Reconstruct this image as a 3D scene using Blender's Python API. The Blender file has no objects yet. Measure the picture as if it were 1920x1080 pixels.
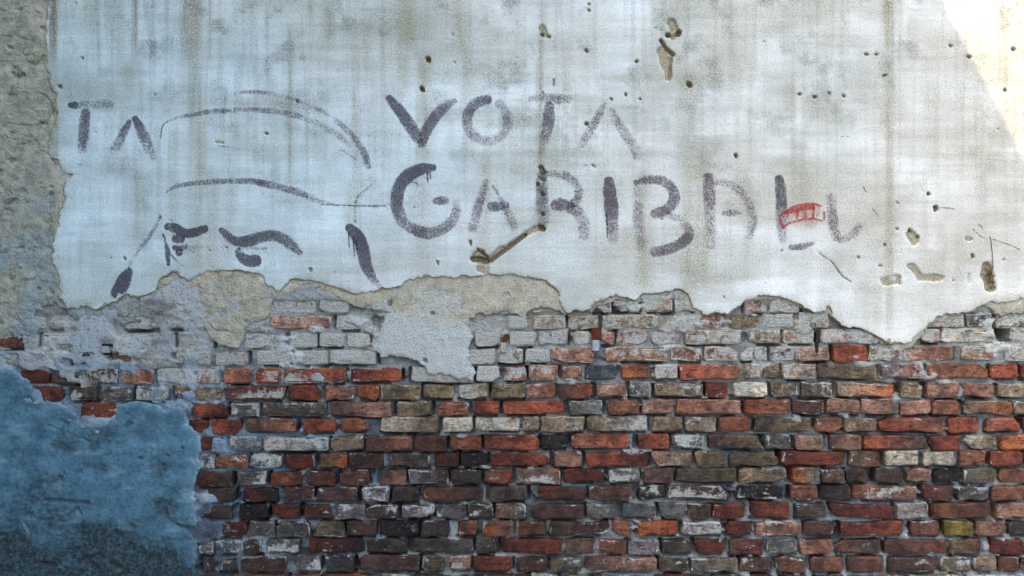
import bpy, math, random
import numpy as np

# ------------------------------------------------------------------ camera, sky, sun, exposure
S = 0.0023                      # metres of wall per photograph pixel
Z0 = 0.35                       # height of the lower picture edge above the pavement
def wx(px): return (px - 960.0) * S
def wz(py): return Z0 + (1080.0 - py) * S

scene = bpy.context.scene
cam_d = bpy.data.cameras.new('camera'); cam = bpy.data.objects.new('camera', cam_d)
scene.collection.objects.link(cam); scene.camera = cam
cam_d.lens = 26; cam_d.sensor_width = 36; cam_d.clip_start = 0.05; cam_d.clip_end = 2000
cam.location = (0, -960 * S * 26 / 18, wz(540)); cam.rotation_euler = (math.radians(90), 0, 0)

SUN_TO = np.array((-1.0, -0.66, 1.94)); SUN_TO /= np.linalg.norm(SUN_TO)     # direction towards the sun
world = bpy.data.worlds.new('World'); scene.world = world; world.use_nodes = True
wn = world.node_tree.nodes; wl = world.node_tree.links
sky = wn.new('ShaderNodeTexSky'); sky.sky_type = 'NISHITA'; sky.sun_disc = False
sky.sun_elevation = math.asin(SUN_TO[2]); sky.sun_rotation = math.atan2(SUN_TO[0], SUN_TO[1])
sky.air_density = 1.0; sky.dust_density = 4.0; sky.ozone_density = 1.0
wn['Background'].inputs['Strength'].default_value = 0.15
wl.new(sky.outputs[0], wn['Background'].inputs['Color'])

sun_d = bpy.data.lights.new('sun', 'SUN'); sun = bpy.data.objects.new('sun', sun_d)
scene.collection.objects.link(sun)
sun_d.energy = 2.0; sun_d.angle = math.radians(0.16); sun_d.color = (1.0, 0.83, 0.58)
from mathutils import Vector
sun.rotation_euler = Vector(SUN_TO.tolist()).to_track_quat('Z', 'Y').to_euler()
sun.location = (-4, -5, 9)

vs = scene.view_settings
vs.view_transform = 'Standard'; vs.look = 'None'; vs.gamma = 1.0; vs.exposure = 2.48
vs.use_curve_mapping = False

rnd = random.Random(11)

# ------------------------------------------------------------------ noise helpers (pixel coordinates)
def _h(ix, iy, seed):
    a = (ix.astype(np.int64) * 374761393 + iy.astype(np.int64) * 668265263 + seed * 1442695041) & 0xFFFFFFFF
    a = ((a ^ (a >> 13)) * 1274126177) & 0xFFFFFFFF
    a = ((a ^ (a >> 16)) * 2246822519) & 0xFFFFFFFF
    return ((a ^ (a >> 15)) & 0xFFFFFF) / float(0xFFFFFF)
def vn(x, y, seed=0):
    x = np.asarray(x, float); y = np.asarray(y, float)
    ix = np.floor(x); iy = np.floor(y); fx = x - ix; fy = y - iy
    fx = fx * fx * fx * (fx * (fx * 6 - 15) + 10); fy = fy * fy * fy * (fy * (fy * 6 - 15) + 10)
    a = _h(ix, iy, seed); b = _h(ix + 1, iy, seed); c = _h(ix, iy + 1, seed); d = _h(ix + 1, iy + 1, seed)
    return (a + (b - a) * fx) * (1 - fy) + (c + (d - c) * fx) * fy
def fbm(x, y, sx, sy=None, seed=0, octv=4, gain=0.5):
    sy = sy or sx; t = 0; amp = 1; n = 0; f = 1
    for k in range(octv):
        t = t + amp * vn(np.asarray(x) * f / sx, np.asarray(y) * f / sy, seed + 17 * k); n += amp; amp *= gain; f *= 2.03
    return t / n                                              # 0..1
def ss(a, b, x):
    t = np.clip((x - a) / (b - a), 0, 1); return t * t * (3 - 2 * t)

def poly_sdf(P, X, Y):
    """signed distance in pixels to a closed polygon, negative inside"""
    d = np.full(X.shape, 1e9); ins = np.zeros(X.shape, bool); n = len(P)
    for i in range(n):
        ax, ay = P[i]; bx, by = P[(i + 1) % n]
        ex, ey = bx - ax, by - ay
        t = np.clip(((X - ax) * ex + (Y - ay) * ey) / (ex * ex + ey * ey + 1e-9), 0, 1)
        d = np.minimum(d, (X - ax - t * ex) ** 2 + (Y - ay - t * ey) ** 2)
        if ay != by:
            c = (ay > Y) != (by > Y)
            ins ^= c & (X < (bx - ax) * (Y - ay) / (by - ay) + ax)
    d = np.sqrt(d)
    return np.where(ins, -d, d)
def seg_d(X, Y, ax, ay, bx, by):
    ex, ey = bx - ax, by - ay
    t = np.clip(((X - ax) * ex + (Y - ay) * ey) / (ex * ex + ey * ey + 1e-9), 0, 1)
    return np.hypot(X - ax - t * ex, Y - ay - t * ey)

# ------------------------------------------------------------------ node helpers
def lin(c):
    return tuple(((v / 255) / 12.92 if v / 255 <= 0.04045 else ((v / 255 + 0.055) / 1.055) ** 2.4) for v in c)
class NT:
    def __init__(s, name):
        s.m = bpy.data.materials.new(name); s.m.use_nodes = True
        s.t = s.m.node_tree; s.n = s.t.nodes; s.l = s.t.links
        s.b = s.n['Principled BSDF']; s.b.inputs['Roughness'].default_value = 0.9
        s.b.inputs['Specular IOR Level'].default_value = 0.25
        s.pos = s.n.new('ShaderNodeNewGeometry').outputs['Position']
    def put(s, sock, v):
        if hasattr(v, 'is_linked'): s.l.new(v, sock)
        elif isinstance(v, (tuple, list)): sock.default_value = (*v[:3], 1.0) if sock.type == 'RGBA' else v
        else: sock.default_value = v
    def noise(s, scale, detail=4, rough=0.55, vec=None, dist=0.0):
        n = s.n.new('ShaderNodeTexNoise'); n.inputs['Scale'].default_value = scale
        n.inputs['Detail'].default_value = detail; n.inputs['Roughness'].default_value = rough
        n.inputs['Distortion'].default_value = dist
        s.l.new(vec or s.pos, n.inputs['Vector']); return n.outputs['Fac']
    def stretch(s, v):
        n = s.n.new('ShaderNodeVectorMath'); n.operation = 'MULTIPLY'
        s.l.new(s.pos, n.inputs[0]); n.inputs[1].default_value = v; return n.outputs[0]
    def math(s, op, a, b=0.0, clamp=False):
        n = s.n.new('ShaderNodeMath'); n.operation = op; n.use_clamp = clamp
        s.put(n.inputs[0], a); s.put(n.inputs[1], b); return n.outputs[0]
    def ramp(s, v, a, b, lo=0.0, hi=1.0):
        n = s.n.new('ShaderNodeMapRange'); n.interpolation_type = 'SMOOTHSTEP'
        s.put(n.inputs['Value'], v); s.put(n.inputs['From Min'], a); s.put(n.inputs['From Max'], b)
        n.inputs['To Min'].default_value = lo; n.inputs['To Max'].default_value = hi; return n.outputs[0]
    def mix(s, f, a, b, mode='MIX'):
        n = s.n.new('ShaderNodeMix'); n.data_type = 'RGBA'; n.blend_type = mode
        s.put(n.inputs[0], f); s.put(n.inputs[6], a); s.put(n.inputs[7], b); return n.outputs[2]
    def attr(s, name):
        a = s.n.new('ShaderNodeAttribute'); a.attribute_name = name
        sp = s.n.new('ShaderNodeSeparateColor'); s.l.new(a.outputs['Color'], sp.inputs[0])
        return sp.outputs[0], sp.outputs[1], sp.outputs[2], a.outputs['Alpha'], a.outputs['Color']
    def bump(s, h, dist, strength=1.0, prev=None):
        n = s.n.new('ShaderNodeBump'); n.inputs['Distance'].default_value = dist
        n.inputs['Strength'].default_value = strength; s.put(n.inputs['Height'], h)
        if prev: s.l.new(prev, n.inputs['Normal'])
        return n.outputs[0]
    def done(s, col, nrm=None, rough=None):
        s.put(s.b.inputs['Base Color'], col)
        if nrm: s.l.new(nrm, s.b.inputs['Normal'])
        if rough is not None: s.put(s.b.inputs['Roughness'], rough)
        return s.m

K = (1.0, 0.95, 0.88)           # the shade is lit by blue sky: surfaces themselves are warmer than they look
def A(*c, k=1.0):
    r = lin(c); return tuple(min(0.85, r[i] * K[i] * k) for i in range(3))

# white lime coat: attribute w = (brown stain, pale wash, grime, broken edge / chip)
def mat_white():
    t = NT('weathered_white_plaster')
    br, wash, gr, chip, _ = t.attr('w')
    g1 = t.noise(140, 3, 0.65); g2 = t.noise(330, 2, 0.6)
    fine = t.math('ADD', t.math('MULTIPLY', g1, 0.6), t.math('MULTIPLY', g2, 0.4))
    sx = t.n.new('ShaderNodeSeparateXYZ'); t.l.new(t.pos, sx.inputs[0])
    hue = t.ramp(t.math('ADD', sx.outputs[0], t.math('MULTIPLY', t.noise(1.3, 4, 0.6), 4.0)), -0.2, 4.6)     # bluer towards the left, creamier towards the right
    col = t.mix(wash, t.mix(hue, A(156, 176, 176), A(178, 176, 164)), t.mix(hue, A(206, 231, 241), A(232, 235, 231)))
    hs = t.noise(14, 5, 0.6, vec=t.stretch((0.22, 1, 2.2)))
    col = t.mix(t.ramp(hs, 0.50, 0.74, 0.0, 0.24), col, A(140, 144, 134))
    col = t.mix(t.ramp(hs, 0.46, 0.30, 0.0, 0.18), col, A(238, 244, 246))
    col = t.mix(t.math('MULTIPLY', br, t.ramp(g1, 0.25, 0.75, 0.55, 1.15), True), col, A(128, 124, 88))
    col = t.mix(t.math('MULTIPLY', gr, t.ramp(g1, 0.3, 0.7, 0.4, 1.2), True), col, A(78, 82, 70))
    # grain of sand showing through the thin paint
    col = t.mix(t.ramp(fine, 0.52, 0.66, 0.0, 0.50), col, A(100, 104, 98))
    col = t.mix(t.ramp(fine, 0.47, 0.34, 0.0, 0.42), col, A(244, 246, 240))
    sp = t.noise(75, 2, 0.5)
    col = t.mix(t.ramp(sp, 0.70, 0.78, 0.0, 0.5), col, A(88, 86, 74))
    ch = t.mix(t.ramp(g1, 0.35, 0.65), A(168, 160, 134), A(116, 108, 86))
    col = t.mix(t.ramp(chip, 0.25, 0.6), col, ch)
    n = t.bump(t.noise(40, 5, 0.6), 0.004, 0.5)
    n = t.bump(fine, 0.0035, 1.0, n)
    return t.done(col, n)
# rough sandy under-render: u = (paleness, warm tan, dark pits, blue wash)
def mat_base():
    t = NT('rough_sand_render')
    pale, tan, dk, bl, _ = t.attr('w')
    g1 = t.noise(120, 4, 0.65); g2 = t.noise(380, 2, 0.5); g3 = t.noise(22, 5, 0.6)
    col = t.mix(t.ramp(g3, 0.3, 0.7), A(140, 146, 128), A(182, 186, 168))
    col = t.mix(tan, col, t.mix(t.ramp(g3, 0.3, 0.7), A(178, 171, 148), A(204, 200, 182)))
    col = t.mix(pale, col, A(206, 214, 212))
    col = t.mix(bl, col, A(132, 164, 182))
    col = t.mix(t.ramp(g1, 0.52, 0.70, 0.0, 0.62), col, A(92, 94, 76))
    col = t.mix(t.ramp(g2, 0.60, 0.75, 0.0, 0.35), col, A(205, 205, 190))
    col = t.mix(dk, col, A(58, 60, 50))
    n = t.bump(g3, 0.020, 0.8); n = t.bump(g1, 0.009, 1.0, n); n = t.bump(g2, 0.003, 0.9, n)
    return t.done(col, n)
# blue painted cement: (dark mould, pale scuff, red-brown speck, -)
def mat_blue():
    t = NT('worn_blue_cement')
    mo, sc, rd, _, _ = t.attr('w')
    g1 = t.noise(70, 6, 0.7); g2 = t.noise(300, 2, 0.6); g3 = t.noise(11, 7, 0.68)
    col = t.mix(t.ramp(g3, 0.3, 0.7), A(64, 100, 120), A(90, 132, 152))
    col = t.mix(t.ramp(g1, 0.50, 0.68, 0.0, 0.65), col, A(28, 56, 76))
    col = t.mix(t.ramp(g2, 0.55, 0.72, 0.0, 0.2), col, A(20, 38, 52))
    col = t.mix(t.ramp(g1, 0.42, 0.28, 0.0, 0.4), col, A(138, 176, 196))
    col = t.mix(t.math('MULTIPLY', sc, t.ramp(g1, 0.35, 0.6), True), col, A(170, 196, 206))
    mo2 = t.math('MULTIPLY', mo, t.ramp(g1, 0.32, 0.62, 0.5, 1.05), True)
    col = t.mix(mo2, col, t.mix(t.ramp(g2, 0.45, 0.6), A(22, 34, 38), A(58, 70, 70)))
    col = t.mix(rd, col, A(58, 40, 34))
    n = t.bump(g3, 0.02, 0.6); n = t.bump(g1, 0.005, 0.7, n); n = t.bump(g2, 0.002, 0.6, n)
    return t.done(col, n, 0.8)
# lime mortar: (paleness, blue tone, soot, warm sand)
def mat_mortar():
    t = NT('crumbling_lime_mortar')
    pale, bl, so, wa, _ = t.attr('w')
    g1 = t.noise(110, 5, 0.65); g2 = t.noise(420, 2, 0.5); g3 = t.noise(30, 4, 0.6)
    col = t.mix(t.ramp(g3, 0.3, 0.7), A(78, 82, 84), A(126, 130, 128))
    col = t.mix(pale, col, A(184, 190, 186))
    col = t.mix(bl, col, A(104, 142, 172))
    col = t.mix(wa, col, A(166, 148, 116))
    col = t.mix(t.ramp(g1, 0.52, 0.68, 0.0, 0.7), col, A(56, 58, 56))
    col = t.mix(t.ramp(g2, 0.58, 0.72, 0.0, 0.5), col, A(200, 204, 200))
    col = t.mix(so, col, A(30, 32, 38))
    n = t.bump(g3, 0.012, 0.8); n = t.bump(g1, 0.007, 1.0, n); n = t.bump(g2, 0.0025, 0.8, n)
    return t.done(col, n)
# bricks: attribute w = rgb of the brick, alpha = how much lime clings to it
def mat_brick():
    t = NT('old_hand_made_brick')
    _, _, _, wash, base = t.attr('w')
    g0 = t.noise(17, 5, 0.6, dist=0.4); g1 = t.noise(70, 5, 0.65); g2 = t.noise(240, 3, 0.6); g3 = t.noise(33, 4, 0.6)
    gl = t.noise(5, 5, 0.65)
    gs = t.noise(60, 4, 0.6, vec=t.stretch((0.45, 1, 1.5)))
    gb = t.noise(300, 2, 0.6)
    col = t.mix(t.ramp(g0, 0.32, 0.66), t.mix(0.75, base, (0.26, 0.25, 0.27), 'MULTIPLY'), t.mix(0.5, base, (1.75, 1.55, 1.35), 'MULTIPLY'))
    col = t.mix(t.ramp(g1, 0.40, 0.62), t.mix(0.55, col, (0.35, 0.33, 0.33), 'MULTIPLY'), col)
    col = t.mix(t.ramp(gs, 0.53, 0.68, 0.0, 0.85), col, A(38, 35, 36))
    col = t.mix(t.ramp(g1, 0.44, 0.28, 0.0, 0.50), col, t.mix(0.5, base, A(190, 160, 138)))
    col = t.mix(t.ramp(gb, 0.54, 0.68, 0.0, 0.65), col, A(30, 26, 27))
    col = t.mix(t.ramp(gl, 0.52, 0.74, 0.0, 0.45), col, A(46, 42, 40))          # soot that runs over several bricks
    # lime wash and mortar clinging to the face
    f = t.math('ADD', t.math('MULTIPLY', g3, 0.50), t.math('MULTIPLY', g1, 0.30))
    f = t.math('ADD', f, t.math('MULTIPLY', g2, 0.20))
    th = t.math('SUBTRACT', 0.72, t.math('MULTIPLY', wash, 0.50))
    lime = t.mix(t.ramp(g2, 0.38, 0.62), A(150, 156, 152), A(206, 211, 204))
    col = t.mix(t.math('MULTIPLY', t.ramp(f, th, t.math('ADD', th, 0.13)), 0.88), col, lime)
    # salt specks
    col = t.mix(t.ramp(t.noise(170, 2, 0.5), 0.69, 0.78, 0.0, 0.55), col, A(190, 188, 180))
    n = t.bump(gs, 0.018, 0.8); n = t.bump(g1, 0.010, 1.0, n); n = t.bump(gb, 0.004, 1.0, n)
    return t.done(col, n)
# brushed paint: attribute w = (density, distance from the middle of the stroke, fade to pink, -)
def mat_paint(name, dark, faded, amount=0.9):
    t = NT(name)
    de, ed, fd, _, _ = t.attr('w')
    g1 = t.noise(150, 3, 0.6); g2 = t.noise(420, 2, 0.5); g3 = t.noise(35, 3, 0.6)
    fine = t.math('ADD', t.math('MULTIPLY', g1, 0.5), t.math('MULTIPLY', g2, 0.35))
    fine = t.math('ADD', fine, t.math('MULTIPLY', g3, 0.15))
    e = t.math('MULTIPLY', t.math('POWER', ed, 4.0), 0.40)
    d = t.math('SUBTRACT', de, e)
    d = t.math('MULTIPLY', t.math('SUBTRACT', d, 0.46), 0.40)
    al = t.ramp(t.math('ADD', t.math('MULTIPLY', t.math('SUBTRACT', 0.5, fine), 1.35), d), -0.12, 0.14, 0.0, amount)
    al = t.math('MULTIPLY', al, t.ramp(t.math('SUBTRACT', de, t.math('MULTIPLY', ed, 0.05)), 0.02, 0.3))
    al = t.math('MULTIPLY', al, t.ramp(t.math('ADD', ed, t.math('MULTIPLY', t.math('SUBTRACT', g1, 0.5), 0.45)), 1.0, 0.84))
    al = t.math('MULTIPLY', al, t.ramp(ed, 1.0, 0.9))
    col = t.mix(fd, dark, faded)
    n = t.bump(t.noise(40, 5, 0.6), 0.004, 0.5); n = t.bump(fine, 0.0022, 0.8, n)
    t.done(col, n); t.l.new(al, t.b.inputs['Alpha'])
    return t.m
def mat_plain(name, c1, c2, scale=120, rough=0.85, metal=0.0, bump=0.002):
    t = NT(name)
    g = t.noise(scale, 5, 0.65)
    t.b.inputs['Metallic'].default_value = metal
    return t.done(t.mix(t.ramp(g, 0.35, 0.65), c1, c2), t.bump(g, bump, 0.8), rough)

M = dict(white=mat_white(), base=mat_base(), blue=mat_blue(), mortar=mat_mortar(), brick=mat_brick(),
         paint=mat_paint('faded_black_paint', A(50, 48, 64), A(114, 92, 110), 0.68),
         crack=mat_paint('hairline_dirt', A(44, 42, 34), A(92, 86, 66), 0.8),
         red=mat_paint('red_spray', A(164, 44, 38), A(206, 110, 100), 0.60),
         rust=mat_plain('rusty_iron', A(58, 28, 16), A(104, 52, 24), 160, 0.85),
         zinc=mat_plain('dull_zinc', A(116, 130, 138), A(160, 174, 180), 160, 0.6),
         chalk=mat_plain('chalky_plastic', A(132, 132, 124), A(176, 176, 166), 160, 0.7),
         iron=mat_plain('black_iron', A(22, 20, 20), A(46, 38, 34), 160, 0.7),
         wire=mat_plain('grey_wire', A(64, 62, 54), A(92, 88, 76), 160, 0.7),
         core=mat_plain('wall_core', A(62, 50, 44), A(84, 68, 58), 20, 0.95),
         asphalt=mat_plain('worn_asphalt', (0.04, 0.04, 0.042), (0.07, 0.068, 0.066), 60, 0.9, bump=0.006),
         pave=mat_plain('stone_paving', A(120, 116, 108), A(146, 140, 130), 14, 0.9, bump=0.004),
         stucco=mat_plain('ochre_stucco', A(176, 150, 112), A(194, 170, 132), 8, 0.95, bump=0.004),
         tile=mat_plain('clay_tile', A(140, 82, 60), A(168, 104, 76), 12, 0.9),
         shutter=mat_plain('green_shutter', A(48, 70, 58), A(62, 84, 70), 30, 0.7),
         glass=mat_plain('dark_glass', (0.02, 0.025, 0.03), (0.03, 0.035, 0.04), 3, 0.1, bump=0.0))

# ------------------------------------------------------------------ mesh helpers
col0 = scene.collection
def link(name, me, mat=None, parent=None, loc=None, label=None, cat=None, group=None, kind=None):
    o = bpy.data.objects.new(name, me); col0.objects.link(o)
    if mat and me: me.materials.append(mat)
    if parent: o.parent = parent
    if loc is not None: o.location = loc
    for k, v in (('label', label), ('category', cat), ('group', group), ('kind', kind)):
        if v: o[k] = v
    return o
def mesh_np(name, V, F4, attr=None, smooth=True):
    """mesh from numpy verts (n,3) and quads (m,4)"""
    me = bpy.data.meshes.new(name); V = np.ascontiguousarray(V, np.float32); F = np.ascontiguousarray(F4, np.int32)
    me.vertices.add(len(V)); me.vertices.foreach_set('co', V.ravel())
    me.loops.add(F.size); me.loops.foreach_set('vertex_index', F.ravel())
    me.polygons.add(len(F)); me.polygons.foreach_set('loop_start', np.arange(0, F.size, F.shape[1], dtype=np.int32))
    me.polygons.foreach_set('loop_total', np.full(len(F), F.shape[1], np.int32))
    me.update(calc_edges=True); me.validate()
    if smooth: me.polygons.foreach_set('use_smooth', np.ones(len(me.polygons), bool))
    if attr is not None:
        a = me.attributes.new('w', 'FLOAT_COLOR', 'POINT'); a.data.foreach_set('color', np.ascontiguousarray(attr, np.float32).ravel())
    return me
def axis(lo, hi, f0, f1, fine, coarse):
    a = list(np.arange(lo, f0, coarse)); n = int(round((f1 - f0) / fine))
    a += list(np.linspace(f0, f1, n + 1)); e = list(np.arange(f1 + coarse, hi + 1, coarse))
    return np.array(a + e)
def layer(name, xs, ys, sdf, H, attr, mat, parent, floor, sp, extra=None, cut_cells=None, **kw):
    """a coat of plaster as a relief whose torn rim drops to `floor`; H, attr given on the grid, metres towards the viewer"""
    X, Y = np.meshgrid(xs, ys)
    gy, gx = np.gradient(sdf, ys, xs); gl = np.maximum(np.hypot(gx, gy), 0.3); gx /= gl; gy /= gl
    PX = X.copy(); PY = Y.copy(); HH = H.copy()
    e = np.abs(sdf) < 0.6 * sp
    o = sdf >= 0.6 * sp
    mv = np.where(e, sdf, np.where(o & (sdf < 3 * sp), sdf - 0.35 * sp, 0.0))
    mv = np.clip(mv, -sp, 2.6 * sp)
    PX -= gx * mv; PY -= gy * mv
    HH[o] = floor if np.isscalar(floor) else floor[o]
    ny, nx = X.shape
    keep_v = sdf < 0.6 * sp
    if extra is not None: keep_v &= extra
    cell = keep_v[:-1, :-1] | keep_v[1:, :-1] | keep_v[:-1, 1:] | keep_v[1:, 1:]
    if cut_cells is not None: cell &= ~cut_cells[:-1, :-1]
    j, i = np.nonzero(cell)
    a = j * nx + i
    F = np.stack([a, a + nx, a + nx + 1, a + 1], 1)      # counter-clockwise seen from -Y
    used, inv = np.unique(F.ravel(), return_inverse=True)
    V = np.stack([(PX.ravel()[used] - 960) * S, -HH.ravel()[used], Z0 + (1080 - PY.ravel()[used]) * S], 1)
    me = mesh_np(name, V, inv.reshape(-1, 4), attr.reshape(-1, 4)[used])
    return link(name, me, mat, parent, **kw)
def box_me(name, x0, x1, y0, y1, z0, z1, bevel=0.0):
    V = np.array([(x, y, z) for z in (z0, z1) for y in (y0, y1) for x in (x0, x1)], float)
    F = [(0, 2, 3, 1), (4, 5, 7, 6), (0, 1, 5, 4), (2, 6, 7, 3), (0, 4, 6, 2), (1, 3, 7, 5)]
    return mesh_np(name, V, F, smooth=False)

# ------------------------------------------------------------------ ground
G = 600.0
def ground_sheet(name, x0, x1, y0, y1, z, mat, **kw):
    me = mesh_np(name, np.array([(x0, y0, z), (x1, y0, z), (x1, y1, z), (x0, y1, z)]), [(0, 1, 2, 3)], smooth=False)
    return link(name, me, mat, kind='structure', **kw)
ground_sheet('ground', -G, G, -G, G, -0.02, M['asphalt'])
link('pavement', box_me('pavement', -8, 9, -1.5, 0.2, -0.3, 0.10), M['pave'], kind='structure')

# ------------------------------------------------------------------ the wall
wall = link('plastered_brick_wall', None, loc=(0, 0, 0),
            label='old brick wall with torn white plaster, painted letters and a blue patch', cat='wall')
XL, XR, YT, YB = -760, 2700, -1300, 1189     # the wall's own extent in picture pixels (7.9 m by 5.5 m)
link('wall_core', box_me('wall_core', wx(XL), wx(XR), 0.135, 0.42, 0.0, wz(YT) + 0.0), M['core'], wall)
link('coping', box_me('coping', wx(XL) - 0.03, wx(XR) + 0.03, -0.06, 0.46, wz(YT) + 0.001, wz(YT) + 0.07), M['pave'], wall)

# outlines read off the photograph
W_LEFT = [(95, 0), (90, 30), (88, 60), (93, 110), (88, 125), (95, 140), (100, 165), (107, 185), (110, 215), (98, 250), (94, 270), (99, 297),
          (114, 302), (121, 322), (142, 328), (127, 340), (121, 350), (126, 375), (113, 400), (107, 440), (102, 460),
          (97, 495), (108, 506), (114, 522), (117, 548), (115, 560)]
W_LOW = [(130, 580), (150, 577), (173, 575), (180, 583), (200, 571), (220, 564), (240, 555), (262, 559), (280, 553), (295, 545),
         (300, 531), (309, 521), (322, 516), (332, 512), (345, 519), (362, 526), (372, 514), (400, 508), (420, 511), (445, 509), (470, 510), (490, 517), (505, 536),
         (520, 546), (530, 541), (545, 528), (580, 523), (610, 530), (640, 541), (670, 553), (700, 545), (745, 540), (760, 530),
         (795, 518), (840, 523), (880, 518), (940, 514), (1000, 520), (1022, 528), (1046, 549), (1053, 575), (1063, 585),
         (1090, 584), (1105, 580), (1115, 568), (1135, 562), (1155, 555), (1176, 558), (1188, 566), (1205, 552), (1235, 550), (1258, 546),
         (1271, 542), (1283, 549), (1291, 561), (1298, 574), (1316, 586), (1332, 590), (1362, 591), (1375, 580), (1400, 562),
         (1430, 555), (1460, 556), (1481, 563), (1500, 571), (1515, 581), (1530, 587), (1546, 583), (1553, 571), (1560, 590),
         (1570, 602), (1590, 615), (1620, 619), (1640, 628), (1652, 638), (1668, 643), (1700, 645), (1722, 625), (1735, 608), (1760, 595),
         (1790, 588), (1812, 584), (1840, 570), (1852, 567), (1880, 566), (1920, 558), (1980, 562), (2060, 580), (2160, 568), (2300, 590), (2480, 575), (2720, 590)]
P_WHITE = [(70, -1400), (92, -300)] + W_LEFT + W_LOW + [(2760, 560), (2760, -1400)]
P_ROUGH = [(-900, -1400), (140, -1400), (140, 500), (160, 540), (330, 500), (325, 522), (300, 552), (290, 562), (262, 575), (246, 588), (222, 592), (212, 606), (180, 607),
           (150, 606), (132, 592), (108, 571), (90, 569), (62, 584), (74, 608), (60, 638), (30, 648), (0, 654), (-60, 640), (-200, 655), (-420, 640), (-900, 650)]
P_MID = [(360, 500), (372, 545), (377, 590), (386, 615), (400, 640), (410, 648), (444, 650), (456, 640), (459, 615), (480, 601),
         (499, 600), (506, 580), (514, 556), (530, 550), (520, 480), (440, 470), (370, 480)]
P_PATCH = [(740, 500), (738, 552), (722, 592), (712, 622), (705, 640), (697, 652), (705, 665), (716, 673), (735, 668), (760, 671), (782, 676),
           (796, 691), (802, 701), (840, 703), (884, 712), (893, 700), (881, 680), (879, 655), (886, 632), (876, 612), (881, 596),
           (900, 590), (940, 586), (983, 592), (991, 580), (1012, 577), (1040, 581), (1060, 588), (1056, 560), (1040, 490)]
P_BLUE = [(-900, 690), (-300, 684), (0, 690), (30, 694), (46, 706), (60, 716), (61, 742), (80, 753), (106, 756), (125, 765), (145, 781), (150, 792), (175, 801),
          (200, 796), (215, 780), (225, 760), (250, 752), (290, 760), (310, 768), (330, 766), (343, 772), (351, 786), (356, 800),
          (370, 812), (376, 830), (374, 850), (369, 861), (372, 880), (366, 900), (362, 920), (368, 936), (366, 960), (371, 988),
          (361, 1000), (372, 1016), (366, 1040), (371, 1080), (360, 1130), (372, 1230), (-900, 1230)]

# gouges, holes and chips in the white coat: capsule (x0,y0,x1,y1,radius,depth mm)
GOUGES = [
    (888, 486, 910, 489, 7, 45), (890, 478, 902, 474, 7, 10), (896, 468, 914, 482, 2.6, 30), (920, 484, 942, 468, 7, 10), (920, 490, 985, 441, 3.6, 30), (950, 464, 988, 438, 5, 10), (988, 437, 1012, 426, 5.5, 9), (1014, 426, 1018, 430, 5, 34),
    (900, 503, 908, 506, 9, 6), (916, 490, 914, 510, 3, 10),
    (1258, 46, 1266, 62, 9, 9), (1251, 68, 1252, 68, 5, 34), (1271, 66, 1272, 62, 5, 34), (1261, 73, 1263, 70, 5, 14),
    (1238, 78, 1248, 94, 3.5, 26), (1248, 94, 1260, 104, 4.5, 22), (1240, 98, 1247, 125, 11, 7), (1250, 118, 1253, 148, 7, 9), (1259, 106, 1254, 150, 2.5, 20),
    (1016, 56, 1020, 66, 8, 9), (1016, 66, 1018, 67, 3, 26), (1028, 70, 1030, 71, 3, 14),
    (803, 112, 804, 115, 4.5, 34), (791, 167, 793, 170, 4.2, 34), (115, 164, 116, 165, 3.8, 30), (1098, 96, 1100, 98, 3.0, 18), (1192, 117, 1194, 116, 3, 16),
    (1290, 159, 1292, 162, 4.4, 34), (1377, 291, 1379, 295, 3.2, 28), (1098, 233, 1100, 233, 3.2, 26), (1038, 152, 1038, 160, 2.5, 12),
    (1014, 316, 1018, 324, 6.5, 26), (1017, 363, 1018, 365, 3.4, 30), (1018, 402, 1018, 403, 3.2, 30), (1008, 345, 1008, 348, 2.6, 18), (1012, 334, 1020, 340, 3, 10),
    (1896, 94, 1897, 95, 3.6, 26), (1778, 87, 1780, 88, 2.6, 18), (1880, 170, 1881, 172, 2.6, 16), (1620, 103, 1623, 104, 2.6, 16), (1640, 104, 1641, 104, 2.6, 16), (1812, 108, 1815, 109, 3.2, 14),
    (1524, 183, 1527, 184, 3.0, 16), (1552, 176, 1553, 177, 2.6, 16), (1579, 181, 1580, 182, 2.8, 18), (1496, 178, 1498, 178, 2.6, 14), (1654, 144, 1658, 143, 2.6, 12),
    (1737, 364, 1738, 365, 3.2, 26), (1751, 390, 1752, 393, 5.0, 24), (1703, 432, 1704, 433, 3.6, 26), (1705, 440, 1712, 452, 9, 8), (1718, 444, 1719, 446, 3, 16),
    (1706, 500, 1714, 508, 8, 6), (1716, 510, 1722, 521, 7, 6), (1722, 521, 1760, 521, 7.5, 6), (1655, 528, 1678, 524, 10, 5), (1684, 520, 1685, 532, 3, 9),
    (1848, 503, 1848, 512, 11, 15), (1849, 515, 1853, 536, 12, 24), (1856, 520, 1857, 540, 7, 40), (1810, 448, 1816, 449, 5, 5), (1820, 478, 1821, 483, 3, 14), (1813, 515, 1814, 530, 4, 4),
    (686, 506, 687, 508, 0.1, 0), (583, 505, 584, 507, 3.2, 22), (558, 191, 559, 192, 2.6, 14), (500, 251, 502, 252, 2.8, 14), (157, 110, 158, 111, 2.4, 12),
    (370, 620, 371, 620, 0.1, 0), (882, 452, 883, 460, 2.4, 16), (408, 268, 420, 269, 3, 5), (236, 484, 237, 486, 2.8, 12), (820, 490, 822, 496, 2.6, 12), (1172, 178, 1173, 180, 2.6, 14), (1145, 187, 1146, 188, 2.4, 14), (1199, 187, 1200, 188, 2.4, 12),
    (1103, 21, 1104, 22, 2.6, 14), (1103, 10, 1104, 10, 2.2, 12), (1110, 310, 1114, 314, 2.4, 8), (1607, 482, 1608, 484, 2.4, 10), (1647, 498, 1649, 499, 2.4, 10), (1656, 459, 1657, 461, 2.4, 12), (1679, 429, 1680, 430, 2.4, 10)]
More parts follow.
